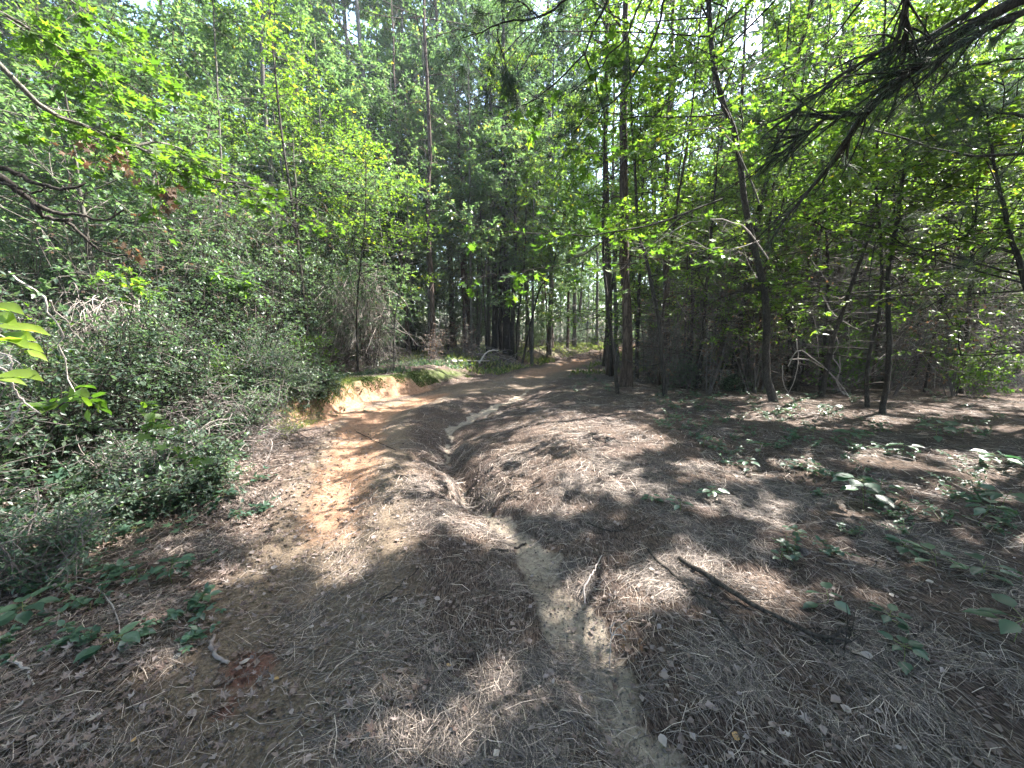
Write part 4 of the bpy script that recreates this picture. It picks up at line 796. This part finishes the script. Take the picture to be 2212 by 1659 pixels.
VN = [('thick pale looping vine arching over beside the black snag', [[(790, 800), (850, 705), (960, 770), (1080, 880), (1160, 990)], [(800, 760), (900, 762), (1000, 812), (1085, 890)]], .012),
      ('wavy pale vine climbing out of the seedlings beside the looping vine', [[(1040, 560), (1090, 660), (1060, 750), (1105, 820), (1085, 890), (1115, 950), (1175, 1000)], [(1100, 740), (1100, 830), (1080, 900), (1140, 990)]], .011),
      ('pale vine ring standing in front of the snag foot', [[(840, 640), (848, 800), (800, 950), (760, 985)], [(755, 800), (760, 900), (800, 980)]], .010),
      ('straight pale vine hanging above the looping vine', [[(930, 470), (960, 580), (972, 745)]], .009),
      ('crooked pale stick slanting down over the looping vines', [[(985, 350), (1050, 470), (1120, 530), (1215, 582)], [(1000, 360), (1100, 392), (1130, 380)]], .012),
      ('short pale twig hanging plumb from the crooked stick', [[(1155, 565), (1158, 640), (1154, 715)]], .007),
      ('hooked pale twig near the top of the snag', [[(795, 420), (825, 485), (900, 470), (1010, 400)]], .009),
      ('pale broken stick in the dead brush past the crooked sapling', [[(1800, 460), (1850, 560), (1960, 665), (1800, 780)], [(1960, 665), (1900, 600)]], .010),
      ('whitish stem leaning in the twig tangle', [[(1500, 250), (1600, 330), (1700, 480)]], .010)]
for j, (lb, L_, r_) in enumerate(VN):
    rod('pale_vine', lb, 'vine', [(stem_pts(c6(q), 8.1 + .15 * k, 8.1 + .2 * k, 18), 1) for k, q in enumerate(L_)], r_, M_PALE, 4, 80 + j, 6, .6, .25, .42)
# bare dead saplings and briars of the thicket
DS = []
for i in range(4):
    rg = R_(1200 + i); nst = 7; az = rg.uniform(0, 6.28, nst); hh = [2.6, 3.6, 1.8, 4.4][i]
    D = nrm(np.stack([np.cos(az) * .22, np.sin(az) * .22, np.ones(nst)], 1)); P = grow(rg, rg.normal(0, .06, (nst, 3)) * [1, 1, 0], D, hh * rg.uniform(.5, 1.1, nst), 10, .06, .05)
    m = MB(); m.add(*tubes(P, .011 * np.linspace(1, .35, 10)[None].repeat(nst, 0), 4), .3)
    S2, D2, i2 = spawn(rg, P, 13, .1, 1); P2 = grow(rg, S2, nrm(D2 * .3 + rdir(len(S2), rg, 0, .5)), rg.uniform(.2, .9, len(S2)), 6, .25, .1); m.add(*tubes(P2, .0045 * np.linspace(1, .4, 6)[None].repeat(len(P2), 0), 3), np.repeat(rg.random(len(P2)), 18))
    S3, D3, i3 = spawn(rg, P2, 4, .2, 1); P3 = grow(rg, S3, nrm(D3 * .6 + rdir(len(S3), rg)), rg.uniform(.08, .3, len(S3)), 4, .2, .1); m.add(*tubes(P3, .002 * np.ones((len(P3), 4)), 3), np.repeat(rg.random(len(P3)), 12))
    r = thing('dead_shrub', 'x', 'dead shrub', (0, 0, 0)); obj('stem', m.mesh('stem', M_BRUSH), r)
    S4, D4, i4 = spawn(rg, P2, 3, .3, 1); V, F, k = leaves(S4, rdir(len(S4), rg, -.8), rdir(len(S4), rg), rg.uniform(.03, .07, len(S4)), DIA, 1.3); obj('withered_leaves', MB().add(V, F, np.repeat(rg.random(len(S4)), k)).mesh('withered_leaves', M_DEADL), r); DS.append(r)
rg = R_(1250); used = [0] * 4; dp = []; DK = ['brown chest high', 'brown head high', 'waist high bristling', 'tall thin stemmed']
for i in range(2000):
    if len(dp) >= 62: break
    q = rg.random()
    if q < .6: y = rg.uniform(8.4, 15); x = y * rg.uniform(.36, 1.3)
    elif q < .88: y = rg.uniform(5.5, 15); x = bx_at(y) - 1.2 - rg.exponential(3)
    else: y = rg.uniform(16, 26); x = bx_at(y) + rg.choice([-1, 1]) * rg.uniform(2.5, 8)
    if min([math.hypot(x - a, y - b) for a, b in dp] + [9]) < .8: continue
    k = int(rg.integers(0, 4)); lab = f'{DK[k]} dead shrub {whereabouts(x, y, rg)}'; loc = (x, y, hz(x, y) - .03); rz = rg.uniform(0, 6.28); s = rg.uniform(.7, 1.1); dp.append((x, y))
    if not used[k]: o = DS[k]; o.location = loc; o.rotation_euler = (0, 0, rz); o.scale = (s, s, s); o['label'] = lab; o['group'] = 'dead shrubs of the thicket'; used[k] = 1
    else: dup(DS[k], loc, rz, s, lab, 'dead shrubs of the thicket')
#PART4
# ------------------------------------------------------------------ seedlings on the floor
def seedling(label, px, py, h, nl, size, seed, lobed=False, whorl=True, cat='seedling', group=None, up=0.0):
    rg = R_(seed); b = gnd(px, py); r = thing('seedling', label, cat, b, group); wd = MB()
    top = np.array([rg.normal(0, .02), rg.normal(0, .02), h]); st = smooth_path([[0, 0, -.02], top * .5 + rdir(1, rg)[0] * .012, top], 8)
    wd.add(*tubes(st[None], (.0022 * np.linspace(1.2, .7, 8))[None], 5), .5); at = []
    for k in range(nl):
        a = 2.4 * k + rg.normal(0, .3); u = 1.0 if (whorl and k < nl * .7) else rg.uniform(.45, .9); s_ = st[min(7, int(u * 7))]
        d = nrm(np.array([math.cos(a), math.sin(a), rg.uniform(-.1, .35)])); e = s_ + d * rg.uniform(.02, .06) * (size / .09); wd.add(*tubes(smooth_path([s_, e], 3)[None], (.0013 * np.ones(3))[None], 4), .7); at.append((e, d))
    obj('stem', wd.mesh('stem', M_GRASS), r)
    for e, d in at:
        d2 = nrm(d * [1, 1, .3] + [0, 0, -.15 + rg.normal(0, .12)]); place_leaf(r, np.zeros(3), LM_SEEDL if lobed else LM_SEED, e, d2, np.array([rg.normal(0, .18), rg.normal(0, .18), 1]), size * rg.uniform(.75, 1.1), rg)
    return r
SD_ = [('seedling with a big whorl of pale oval leaves, tallest on the sunlit straw', 1865, 1100, .20, 9, .12), ('leafy seedling right behind the big pale whorl', 1905, 1075, .16, 6, .095), ('broad leaved seedling against the shade below the crooked sapling', 2020, 950, .17, 8, .12),
       ('low oval leaved seedling just above the big pale whorl', 1950, 985, .10, 6, .10), ('drooping leaved seedling beside the thin black stem', 1835, 955, .15, 6, .11), ('shiny leaved seedling at the edge of the straw floor', 2080, 945, .12, 5, .11), ('dim seedling cluster in the dark edge of the straw floor', 2130, 1010, .13, 8, .11),
       ('spreading seedling with dark leaves at the very edge', 2165, 1095, .14, 8, .12), ('pale topped seedling lit beside the dark spreading one', 2110, 1130, .13, 7, .10), ('seedling with one large bright leaf', 2025, 1225, .07, 3, .09), ('small dark seedling beside the bright single leaf', 1950, 1195, .08, 5, .08),
       ('two leaved seedling above the thick fallen branch', 1780, 1310, .07, 3, .075), ('tiny round leaved seedling near the pine cone', 1725, 1160, .05, 4, .05), ('fuzzy low seedling in the shade by the fork end of the branch', 1930, 1350, .06, 6, .06), ('dark cluster of oval leaves near the lower edge', 1950, 1430, .05, 7, .06),
       ('green seedling touching the very edge low down', 2190, 1385, .10, 5, .10), ('three leaved seedling between the sun patches', 2120, 1250, .09, 4, .10), ('small seedling at the shaded end of the middle sun patch', 1470, 1108, .07, 6, .07), ('leafy little seedling with pointed leaves on the straw', 1530, 1080, .08, 8, .065),
       ('lonely seedling by the small twig on the straw', 1410, 1085, .06, 5, .06), ('shadowed seedling at the foot of the green patch', 1640, 985, .11, 7, .08), ('seedling on a thin stalk in the middle of the straw floor', 1620, 1020, .10, 6, .075), ('low seedling on the straw between sun streaks', 1700, 1010, .08, 6, .07), ('leafy tuft in front of the lone curved sapling', 1520, 965, .10, 8, .07),
       ('tall seedling under the looping vines', 1790, 905, .18, 7, .10), ('thin seedling with a bent stalk by the pine cone', 1690, 1215, .08, 4, .05)]
for j, (lb, px, py, h, n_, sz) in enumerate(SD_): seedling(lb, px, py, h * 1.15, n_ + 2, sz * 1.22, 1400 + j, whorl=j % 3 != 1)
SL_ = [('blue green oak seedling with wide lobed leaves under the white sticks', 115, 1085, .22, 9, .15), ('oak seedling low beside the wide lobed one', 200, 1110, .12, 6, .12), ('dark lobed seedling on the bank foot', 240, 1180, .12, 6, .10), ('lobed seedling in the dim litter by the edge', 60, 1190, .10, 6, .11), ('lobed seedling at the inner rim of the dark litter', 310, 1165, .10, 7, .09),
       ('toothed leaf seedling above the small sun fleck', 300, 1255, .08, 6, .09), ('upright seedling beside the curved stick lane', 372, 1262, .12, 6, .07), ('twin leaved seedling at the border of track and litter', 440, 1305, .07, 5, .06), ('seedling with cut leaves below the brush heap', 410, 1150, .10, 8, .08), ('flat seedling among dark leaves near the lower corner', 250, 1395, .07, 6, .10),
       ('leafy seedling by the corner twigs', 60, 1345, .08, 7, .09), ('seedling hidden in the shade of the oak seedling', 30, 1130, .14, 7, .11), ('small seedling on the bank below the dead heap', 330, 1055, .12, 8, .08), ('seedling at the tip of the flat dark sprig', 480, 1080, .10, 7, .07)]
for j, (lb, px, py, h, n_, sz) in enumerate(SL_): seedling(lb, px, py, h * 1.1, n_ + 2, sz * 1.15, 1450 + j, lobed=j < 6 or j == 8, whorl=j % 2 == 0)
# smaller plants of the shaded floor, copied
PL = []
for i in range(4):
    rg = R_(1500 + i); n = 8; S = rg.normal(0, .015, (n, 3)) * [1, 1, 0]; P = grow(rg, S, nrm(rdir(n, rg, 1.0, .6)), rg.uniform(.08, .30, n), 5, .1); m = MB(); m.add(*tubes(P, .0018 * np.ones((n, 5)), 3), .4)
    S4, D4, i4 = spawn(rg, P, 6, .4, 1.02); d = nrm(rdir(len(S4), rg, 0, .3)); V, F, k = leaves(S4, d, nrm(rdir(len(S4), rg) * .35 + [0, 0, 1]), rg.uniform(.03, .06, len(S4)) * (1.2 if i == 1 else 1), OVA, 1.1)
    r = thing('floor_plant', 'x', 'plant', (0, 0, 0)); obj('stem', m.mesh('stem', M_GRASS), r); obj('foliage', MB().add(V, F, np.repeat(np.clip(rg.normal(.5, .2, len(S4)), 0, 1), k)).mesh('foliage', M_SEED), r); PL.append(r)
rg = R_(1550); used = [0] * 4; fp = []
ZONES = [((0, 560), (960, 1130), 80), ((0, 420), (1080, 1420), 26), ((1700, 2212), (930, 1200), 40), ((1420, 1760), (850, 950), 60), ((1380, 1560), (800, 870), 14), ((1760, 2200), (840, 930), 22), ((1480, 1720), (950, 1010), 10), ((60, 560), (1000, 1130), 34), ((0, 300), (1130, 1300), 7), ((560, 800), (830, 900), 16), ((1230, 1330), (790, 850), 12), ((1900, 2212), (980, 1150), 9), ((820, 1050), (755, 800), 10)]
for (x0, x1), (y0, y1), n in ZONES:
    for _ in range(n):
        px, py = rg.uniform(x0, x1), rg.uniform(y0, y1); g = gnd(px, py)
        if min([math.hypot(g[0] - a, g[1] - b) for a, b in fp] + [9]) < .16: continue
        k = int(rg.integers(0, 4)); fp.append((g[0], g[1])); lab = f'{["few stalked", "broad leaved", "spindly", "dense"][k]} little floor plant {whereabouts(g[0], g[1], rg).replace("behind", "in line with").replace("beyond", "toward").replace("past", "near")}'
        s = rg.uniform(.55, 1.0)
        if not used[k]: o = PL[k]; o.location = g; o.scale = (s, s, s); o['label'] = lab; o['group'] = 'little plants of the forest floor'; used[k] = 1
        else: dup(PL[k], g, rg.uniform(0, 6.28), s, lab, 'little plants of the forest floor')
# ------------------------------------------------------------------ sticks, branches, cone, dead stalk
def gpath(L_, up=.012, hs=None): return [gnd(a, b, (up if hs is None else hs[i])) for i, (a, b) in enumerate(L_)]
rod('fallen_branch', 'thick straight dead branch lying on the straw, sawn looking end toward the sun patch', 'branch', [(gpath([(1466, 1217), (1530, 1256), (1600, 1300), (1680, 1345), (1745, 1380), (1790, 1395), (1835, 1398)], .03), 1), (gpath([(1745, 1378), (1780, 1400), (1800, 1425)], .02), .4), (gpath([(1790, 1394), (1822, 1374), (1838, 1370)], .03), .5), (gpath([(1775, 1390), (1830, 1412), (1850, 1432)], .02), .35)], .019, M_DARK, 6, 2001, 9, .45, .22)
rod('fallen_branch', 'thinner dead branch lying alongside the thick fallen branch', 'branch', [(gpath([(1400, 1195), (1425, 1225), (1500, 1290), (1555, 1345), (1585, 1385), (1604, 1412)], .02), 1), (gpath([(1500, 1290), (1530, 1300), (1570, 1330)], .03), .5)], .009, M_DARK, 6, 2002, 7, .9, .18)
rod('stick', 'short curved grey stick alone on the bare lane', 'stick', [(gpath([(462, 1381), (457, 1400), (466, 1420), (480, 1432), (495, 1438)], .012), 1)], .010, M_PALE, 0, 2003, 8, .8, tint=.15)
rod('stick', 'dark stick lying across the sandy runnel', 'stick', [(gpath([(1062, 1191), (1088, 1194), (1110, 1189), (1136, 1177)], .012), 1)], .009, M_DARK, 0, 2004, 7, .8)
rod('stick', 'small pale twig just above the dark runnel stick', 'stick', [(gpath([(1096, 1166), (1110, 1162), (1126, 1155)], .01), 1)], .004, M_PALE, 0, 2005, 5, .6)
rod('stick', 'forked dark twig lying on the straw between lane and runnel', 'stick', [(gpath([(806, 1312), (840, 1290), (870, 1265), (905, 1235)], .015), 1), (gpath([(825, 1299), (860, 1296), (888, 1290)], .012), .8)], .006, M_DARK, 3, 2006, 6, .5, .12)
rod('stick', 'pale edged bent twig standing by the runnel bank', 'stick', [(gpath([(1264, 1312), (1262, 1290), (1275, 1262), (1300, 1205)], None, [.01, .05, .05, .01]), 1)], .006, M_PALE, 2, 2007, 6, .6, .1, .4)
rod('stick', 'thin bowed twig below the middle sun patch', 'stick', [(gpath([(1268, 1136), (1310, 1150), (1350, 1148), (1400, 1122)], .015), 1)], .006, M_DARK, 3, 2008, 6, .5, .15)
rod('stick', 'short black chip of wood near the lower sun flecks', 'stick', [(gpath([(880, 1534), (905, 1527), (926, 1518)], .012), 1)], .008, M_DARK, 0, 2009, 7, .6)
rod('stick', 'thin dark twig beside the far trench rim', 'stick', [(gpath([(770, 935), (810, 955), (855, 975)], .015), 1)], .007, M_DARK, 2, 2010, 5, .5, .2)
rod('stick', 'twiggy stick on the sunlit straw near the pine cone', 'stick', [(gpath([(1620, 1205), (1645, 1235), (1680, 1262)], .02), 1)], .005, M_DARK, 4, 2011, 5, .5, .12)
rod('stick', 'crooked twig network in the dim litter by the oak seedlings', 'stick', [(gpath([(90, 1240), (150, 1270), (215, 1290), (255, 1340), (262, 1390)], .03), 1), (gpath([(205, 1290), (230, 1262), (240, 1250)], .03), .6), (gpath([(0, 1270), (80, 1250), (200, 1262)], .03), .6)], .005, M_PALE, 6, 2012, 5, .5, .12, .3)
rod('stick', 'pale ended stick low in the corner litter', 'stick', [(gpath([(20, 1435), (55, 1455), (75, 1490)], .02), 1)], .006, M_PALE, 2, 2013, 6, .7, .1, .5)
rod('stick', 'broken stick pointing at the green seedling near the edge', 'stick', [(gpath([(1950, 1400), (1985, 1375), (2010, 1365)], .02), 1)], .006, M_DARK, 2, 2014, 6, .5, .1)
rod('log', 'pale fallen log lying along the top of the mound', 'log', [(gpath([(975, 784), (1010, 783), (1060, 783)], .05), 1)], .055, M_PALE, 4, 2015, 8, .6, .5, .6)
rod('fallen_branch', 'white elbow shaped limb propped on the mound', 'branch', [([gnd(1035, 786, .02), pt(1050, 762, gnd(1035, 786)[1] + .2), pt(1062, 757, gnd(1035, 786)[1] + .3), pt(1076, 757, gnd(1035, 786)[1] + .4)], 1)], .035, M_PALE, 2, 2016, 7, .5, .4, .9)
rod('stick', 'pale arching stick on the bank among the green plants', 'stick', [([gnd(735, 790, .02), gnd(755, 782, .16), gnd(780, 782, .2), gnd(805, 795, .03)], 1)], .018, M_PALE, 1, 2017, 6, .5, .3, .8)
rod('stick', 'slanting dark pole leaning in the thicket by the shaded trunk', 'stick', [([gnd(1700, 838, .0), pt(1740, 800, 9.3), pt(1790, 770, 9.6)], 1)], .016, M_DARK, 3, 2018, 6, .5, .3)
# dead weed stalk with crumpled leaves
rg = R_(2100); b = gnd(1318, 1445); top = pt(1322, 1372, b[1] - .03); t2 = pt(1362, 1335, b[1] + .02)
r = thing('dead_weed', 'pale upright dead weed with crumpled tan leaves beside the runnel', 'dead plant', b); wd = MB()
for L_ in ([b - [0, 0, .02], pt(1318, 1405, b[1] - .02), top, pt(1340, 1352, b[1]), t2], [top, pt(1318, 1358, b[1]), pt(1328, 1345, b[1])], [pt(1340, 1352, b[1]), pt(1352, 1366, b[1])], [top, pt(1345, 1372, b[1] - .02), pt(1352, 1385, b[1] - .03)]):
    wd.add(*tubes(smooth_path(L_, 9, .002, rg)[None], (.003 * np.linspace(1, .5, 9))[None], 5), .5)
obj('stalk', wd.mesh('stalk', M_PALE, b), r)
for _ in range(20):
    q = pt(rg.uniform(1328, 1385), rg.uniform(1325, 1395), b[1] + rg.uniform(-.04, .05)); q[2] = max(q[2], hz(q[0], q[1]) + .01); place_leaf(r, b, LM_DEAD, q, rdir(1, rg)[0], rdir(1, rg)[0], rg.uniform(.025, .05), rg)
# pine cones
def cone(label, px, py, L_, seed):
    rg = R_(seed); b = gnd(px, py, .015); r = thing('pine_cone', label, 'pine cone', b); a = rg.uniform(0, 6.28); ax = np.array([math.cos(a), math.sin(a), .1]); ax = nrm(ax); core = smooth_path([-ax * L_ / 2, ax * L_ / 2], 8)
    obj('core', MB().add(*tubes(core[None], (L_ * .26 * np.sin(np.linspace(.5, 2.9, 8)))[None], 8), .1).mesh('core', M_BRUSH), r); n = 70; u = np.linspace(.04, .95, n); th = np.arange(n) * 2.4
    A = nrm(np.cross(ax, [0, 0, 1])); Bv = np.cross(ax, A); rr = L_ * .24 * np.sin(.5 + 2.4 * u); o_ = (A[None] * np.cos(th)[:, None] + Bv[None] * np.sin(th)[:, None])
    V, F, k = leaves(ax[None] * ((u - .5) * L_)[:, None] + o_ * (rr * .6)[:, None], nrm(o_ + ax * .6), np.broadcast_to(ax, (n, 3)), L_ * .27 * np.sin(.5 + 2.4 * u), DIA, 1.5); obj('scales', MB().add(V, F, np.repeat(rg.uniform(.3, .8, n), k)).mesh('scales', M_BRUSH), r, kind='stuff')
cone('small open grey pine cone on the sunlit pine straw', 1735, 1196, .075, 2201); cone('brown pine cone half hidden at the notch of the trench', 1068, 1106, .07, 2202)
# ------------------------------------------------------------------ fallen leaves: each a piece of the ground
rg = R_(2300); ms = []
for tpl_, nm_ in ((LOB, 'a'), (OVA, 'b'), (OVA, 'c')):
    for t in (.15, .4, .55, .7, .85, 1.0):
        V, F = tpl_; V = V.copy(); V[:, 2] += .35 * (V[:, 0] - .5) ** 2 + rg.normal(0, .02, len(V)) + rg.uniform(-.3, .6) * V[:, 1] ** 2; ms.append(MB().add(V * [1, 1.25, 1], F, t).mesh('leaf', M_FALL))
wts = np.array([.25, .3, .22, .14, .07, .02] * 3); wts /= wts.sum()
def slope(x, y): return nrm(np.array([-(hz(x + .03, y) - hz(x - .03, y)) / .06, -(hz(x, y + .03) - hz(x, y - .03)) / .06, 1]))
cnt = 0
while cnt < 290:
    px, py = rg.uniform(-40, 2250), 1000 + 660 * rg.random() ** .9
    if rg.random() > (.95 if px < 620 or (700 < px < 1150 and py > 1350) else .55): continue
    g = gnd(px, py, rg.uniform(.006, .022)); a = rg.uniform(0, 6.28); n = nrm(slope(g[0], g[1]) + rdir(1, rg)[0] * .4)
    d = np.array([math.cos(a), math.sin(a), 0]); o = bpy.data.objects.new('leaf', ms[int(rg.choice(18, p=wts))]); COL.objects.link(o); o.parent = GROUND; o.matrix_local = frame_mat(g, d, n, float(rg.uniform(.02, .05))); cnt += 1
# the rest of the leaf litter
def scatter(n, rg, rmax=14, pw=1.0, amax=1.02):
    a = rg.uniform(-amax, amax, n); r = 1.05 + (rmax - 1.05) * rg.random(n) ** pw; return r * np.sin(a), r * np.cos(a)
n = 14000; x, y = scatter(n, rg, 16, 1.15); pk = np.where(x < bx_at(y) + .3, 1.0, .35); pk = np.where(np.abs(x - gx_at(y)) < .5, .5, pk); kp = rg.random(n) < pk; x, y = x[kp], y[kp]; n = len(x)
pos = np.stack([x, y, H(x, y) + rg.uniform(.004, .03, n)], 1); V, F, k = leaves(pos, rdir(n, rg, 0, .25), nrm(rdir(n, rg) * .55 + [0, 0, 1]), rg.uniform(.015, .042, n), (DIA[0] * [1, 1.5, 2.5], DIA[1])); tn = np.clip(rg.normal(.28, .2, n), 0, .85)
obj('leaf_litter', MB().add(V, F, np.repeat(tn, k)).mesh('leaf_litter', M_FALL, smooth=False), kind='stuff', label='dry brown and grey leaves littering the forest floor', category='leaf litter')
n = 9000; a = rg.uniform(-1.02, -.15, n); r = 1.2 + 5 * rg.random(n); x, y = r * np.sin(a), r * np.cos(a); kp = (rg.random(n) < .95 * sm(-1.2, -2.0, x + .25 * (y - 2)) ) | (rg.random(n) < .12); x, y = x[kp], y[kp]; n = len(x)
pos = np.stack([x, y, H(x, y) + rg.uniform(.006, .035, n)], 1); V, F, k = leaves(pos, rdir(n, rg, 0, .3), nrm(rdir(n, rg) * .6 + [0, 0, 1]), rg.uniform(.02, .055, n), (LOB[0] * [1, 1.2, 2.2], LOB[1]))
obj('leaf_drift', MB().add(V, F, np.repeat(np.clip(rg.normal(.22, .2, n), 0, .9), k)).mesh('leaf_drift', M_FALL, smooth=False), kind='stuff', label='curled dead leaves drifted under the brambles', category='leaf litter')
# crumbs of bark and leaf
n = 42000; x, y = scatter(n, rg, 7, 1.3); kq = rg.random(n) < .25 + .75 * np.maximum(m_dirt(x, y), .6 * sand_mask(x, y)); x, y = x[kq], y[kq]; n = len(x); pos = np.stack([x, y, H(x, y) + rg.uniform(.0, .008, n)], 1); V, F, k = leaves(pos, rdir(n, rg, 0, .3), nrm(rdir(n, rg) * .6 + [0, 0, 1]), rg.uniform(.006, .02, n), (DIA[0] * [1, 1.5, 3], DIA[1])); kp = None
obj('bark_crumbs', MB().add(V, F, np.repeat(rg.uniform(0, .6, n), k)).mesh('bark_crumbs', M_LIT, smooth=False), kind='stuff', label='crumbs of bark and broken leaf over the bare lane', category='debris')
# pine straw
def needle_density(x, y):
    d = np.ones_like(x); d *= 1 - .8 * m_dirt(x, y); d *= 1 - .85 * np.clip(m_clay(x, y) * 1.3, 0, 1); d *= 1 - .86 * sand_mask(x, y) * sm(8, 5, y)
    d *= .14 + 1.0 * sm(.36, .62, fbm(x * 3.0, y * 3.0, 4, 91)); return np.clip(d, 0, 1)
def straw(n, rmin, rmax, seg, L_, wd_, rg, pw=1.25):
    a = rg.uniform(-1.03, 1.03, n); r = rmin + (rmax - rmin) * rg.random(n) ** pw; x, y = r * np.sin(a), r * np.cos(a); kp = rg.random(n) < needle_density(x, y); x, y = x[kp], y[kp]; n = len(x)
    flow = 6.28 * fbm(x * .7, y * .7, 2, 95) * 1.3; th = flow + rg.normal(0, .9, n); L = L_ * rg.uniform(.45, 1.2, n); bend = rg.normal(0, .5, n); z0 = rg.exponential(.006, n) + .003
    t = np.linspace(-.5, .5, seg + 1)[None]; ang = th[:, None] + bend[:, None] * t; cx = x[:, None] + L[:, None] * t * np.cos(ang); cyy = y[:, None] + L[:, None] * t * np.sin(ang)
    tilt = rg.normal(0, .07, n)[:, None] * L[:, None] * t; z = H(cx.ravel(), cyy.ravel()).reshape(cx.shape) + np.maximum(z0[:, None] + tilt + .01 * (1 - 4 * t ** 2) * rg.random((n, 1)), .0015)
    P = np.stack([cx, cyy, z], -1); w_ = wd_ * rg.uniform(.7, 1.3, n); nx_ = -np.sin(ang); ny_ = np.cos(ang); off = np.stack([nx_, ny_, rg.uniform(-.8, .8, n)[:, None] + 0 * nx_], -1) * w_[:, None, None] / 2
    V = np.stack([P - off, P + off], 2).reshape(-1, 3); k = 2 * (seg + 1); j = np.arange(seg) * 2; q = np.stack([j, j + 1, j + 3, j + 2], -1); F = (q[None] + (np.arange(n) * k)[:, None, None]).reshape(-1, 4)
    tn = np.clip(rg.normal(.40, .30, n), 0, 1); return V, F, np.repeat(tn, k)
rg = R_(2400); sm_ = MB(); sm_.add(*straw(125000, 1.0, 4.5, 2, .14, .0017, rg)); sm_.add(*straw(100000, 3.5, 13, 1, .16, .0032, rg, 1.1))
obj('pine_straw', sm_.mesh('pine_straw', M_LIT, smooth=False), kind='stuff', label='fallen pine needles covering the forest floor', category='pine straw')
# moss and grass along the lip of the bank, weeds in the far clearing
def blades(n, xs, ys, h, wd_, rg, mat, name, label, cat, tilt=.5):
    D = nrm(rdir(n, rg) * tilt + [0, 0, 1]); S = np.stack([xs, ys, H(xs, ys) - .004], 1); V, F, k = leaves(S, D, rdir(n, rg, 0, .2), h * rg.uniform(.4, 1.3, n), DIA, wd_)
    return obj(name, MB().add(V, F, np.repeat(rg.random(n), k)).mesh(name, mat, smooth=False), kind='stuff', label=label, category=cat)
rg = R_(2500)
n = 26000; y = rg.uniform(6.6, 13, n); x = bx_at(y) - .12 - np.abs(rg.normal(0, .28, n)); kp = fbm(x * 1.6, y * 1.6, 3, 55) > .50; blades(kp.sum(), x[kp], y[kp], .03, 1.2, rg, M_MOSS, 'moss', 'green moss cushions along the lip of the orange cut', 'moss', .9)
n = 9000; y = rg.uniform(3.2, 9, n); x = bx_at(y) - .05 - np.abs(rg.normal(0, .35, n)); kp = fbm(x * 1.3, y * 1.3, 3, 57) > .5; blades(kp.sum(), x[kp], y[kp], .09, .12, rg, M_GRASS, 'grass', 'thin grass hanging over the bank edge beside the lane', 'grass', .9)
n = 30000; y = rg.uniform(13, 38, n); x = bx_at(y) + rg.normal(0, 4.5, n); dd = np.abs(x - bx_at(y) - 1.7); kp = (dd > 1.15) & (fbm(x * .7, y * .7, 3, 59) > .42); blades(kp.sum(), x[kp], y[kp], .22, .5, rg, M_GRASS, 'undergrowth', 'light green weeds lining the track where it leaves the trees', 'weeds', .9)
n = 14000; a_ = rg.uniform(0, 1, n); y = rg.uniform(3.5, 14, n); x = bx_at(y) - .7 - rg.exponential(2.2, n); kp = fbm(x * 1.1, y * 1.1, 3, 61) > .42; blades(kp.sum(), x[kp], y[kp], .10, .9, rg, M_LEAFD, 'ground_cover', 'small leaved creeping cover under the shrubs of the bank', 'ground cover', 1.2)
tot = sum(len(m.polygons) * 1 for m in bpy.data.meshes); print('faces', tot, 'objects', len(bpy.data.objects))

# ------------------------------------------------------------------ labels: things that would share one are told apart by their order in depth
by = {}
for o in SC.objects:
    if o.parent is None and 'category' in o: by.setdefault(o['label'], []).append(o)
ORD = ['first', 'second', 'third', 'fourth', 'fifth', 'sixth', 'seventh', 'eighth', 'ninth', 'tenth', 'eleventh', 'twelfth', 'thirteenth', 'fourteenth', 'fifteenth', 'sixteenth', 'seventeenth', 'eighteenth', 'nineteenth', 'twentieth', 'twenty-first', 'twenty-second', 'twenty-third', 'twenty-fourth']
for lb, os_ in by.items():
    if len(os_) > 1:
        os_.sort(key=lambda o: o.location.length)
        for i, o in enumerate(os_[:24]): o['label'] = (lb if len(lb.split()) < 14 else lb.replace(' on the bank top', '').replace(' in the woods', '')) + f', {ORD[i]} back'

m, N, L = newmat('woodland_air'); pv = N.new('ShaderNodeVolumePrincipled'); pv.inputs['Density'].default_value = .0010; pv.inputs['Color'].default_value = (.85, .93, 1, 1); pv.inputs['Anisotropy'].default_value = .3
o_ = N.new('ShaderNodeOutputMaterial'); L.new(pv.outputs[0], o_.inputs[1])
hb = MB(); a0, a1 = np.array([-100., -30, -4]), np.array([100., 135, 30]); c_ = np.array([[a0[0] if i & 1 else a1[0], a0[1] if i & 2 else a1[1], a0[2] if i & 4 else a1[2]] for i in range(8)])
hb.add(c_, [[0, 1, 3, 2], [4, 6, 7, 5], [0, 4, 5, 1], [2, 3, 7, 6], [0, 2, 6, 4], [1, 5, 7, 3]]); obj('haze', hb.mesh('haze', m, smooth=False), kind='stuff')
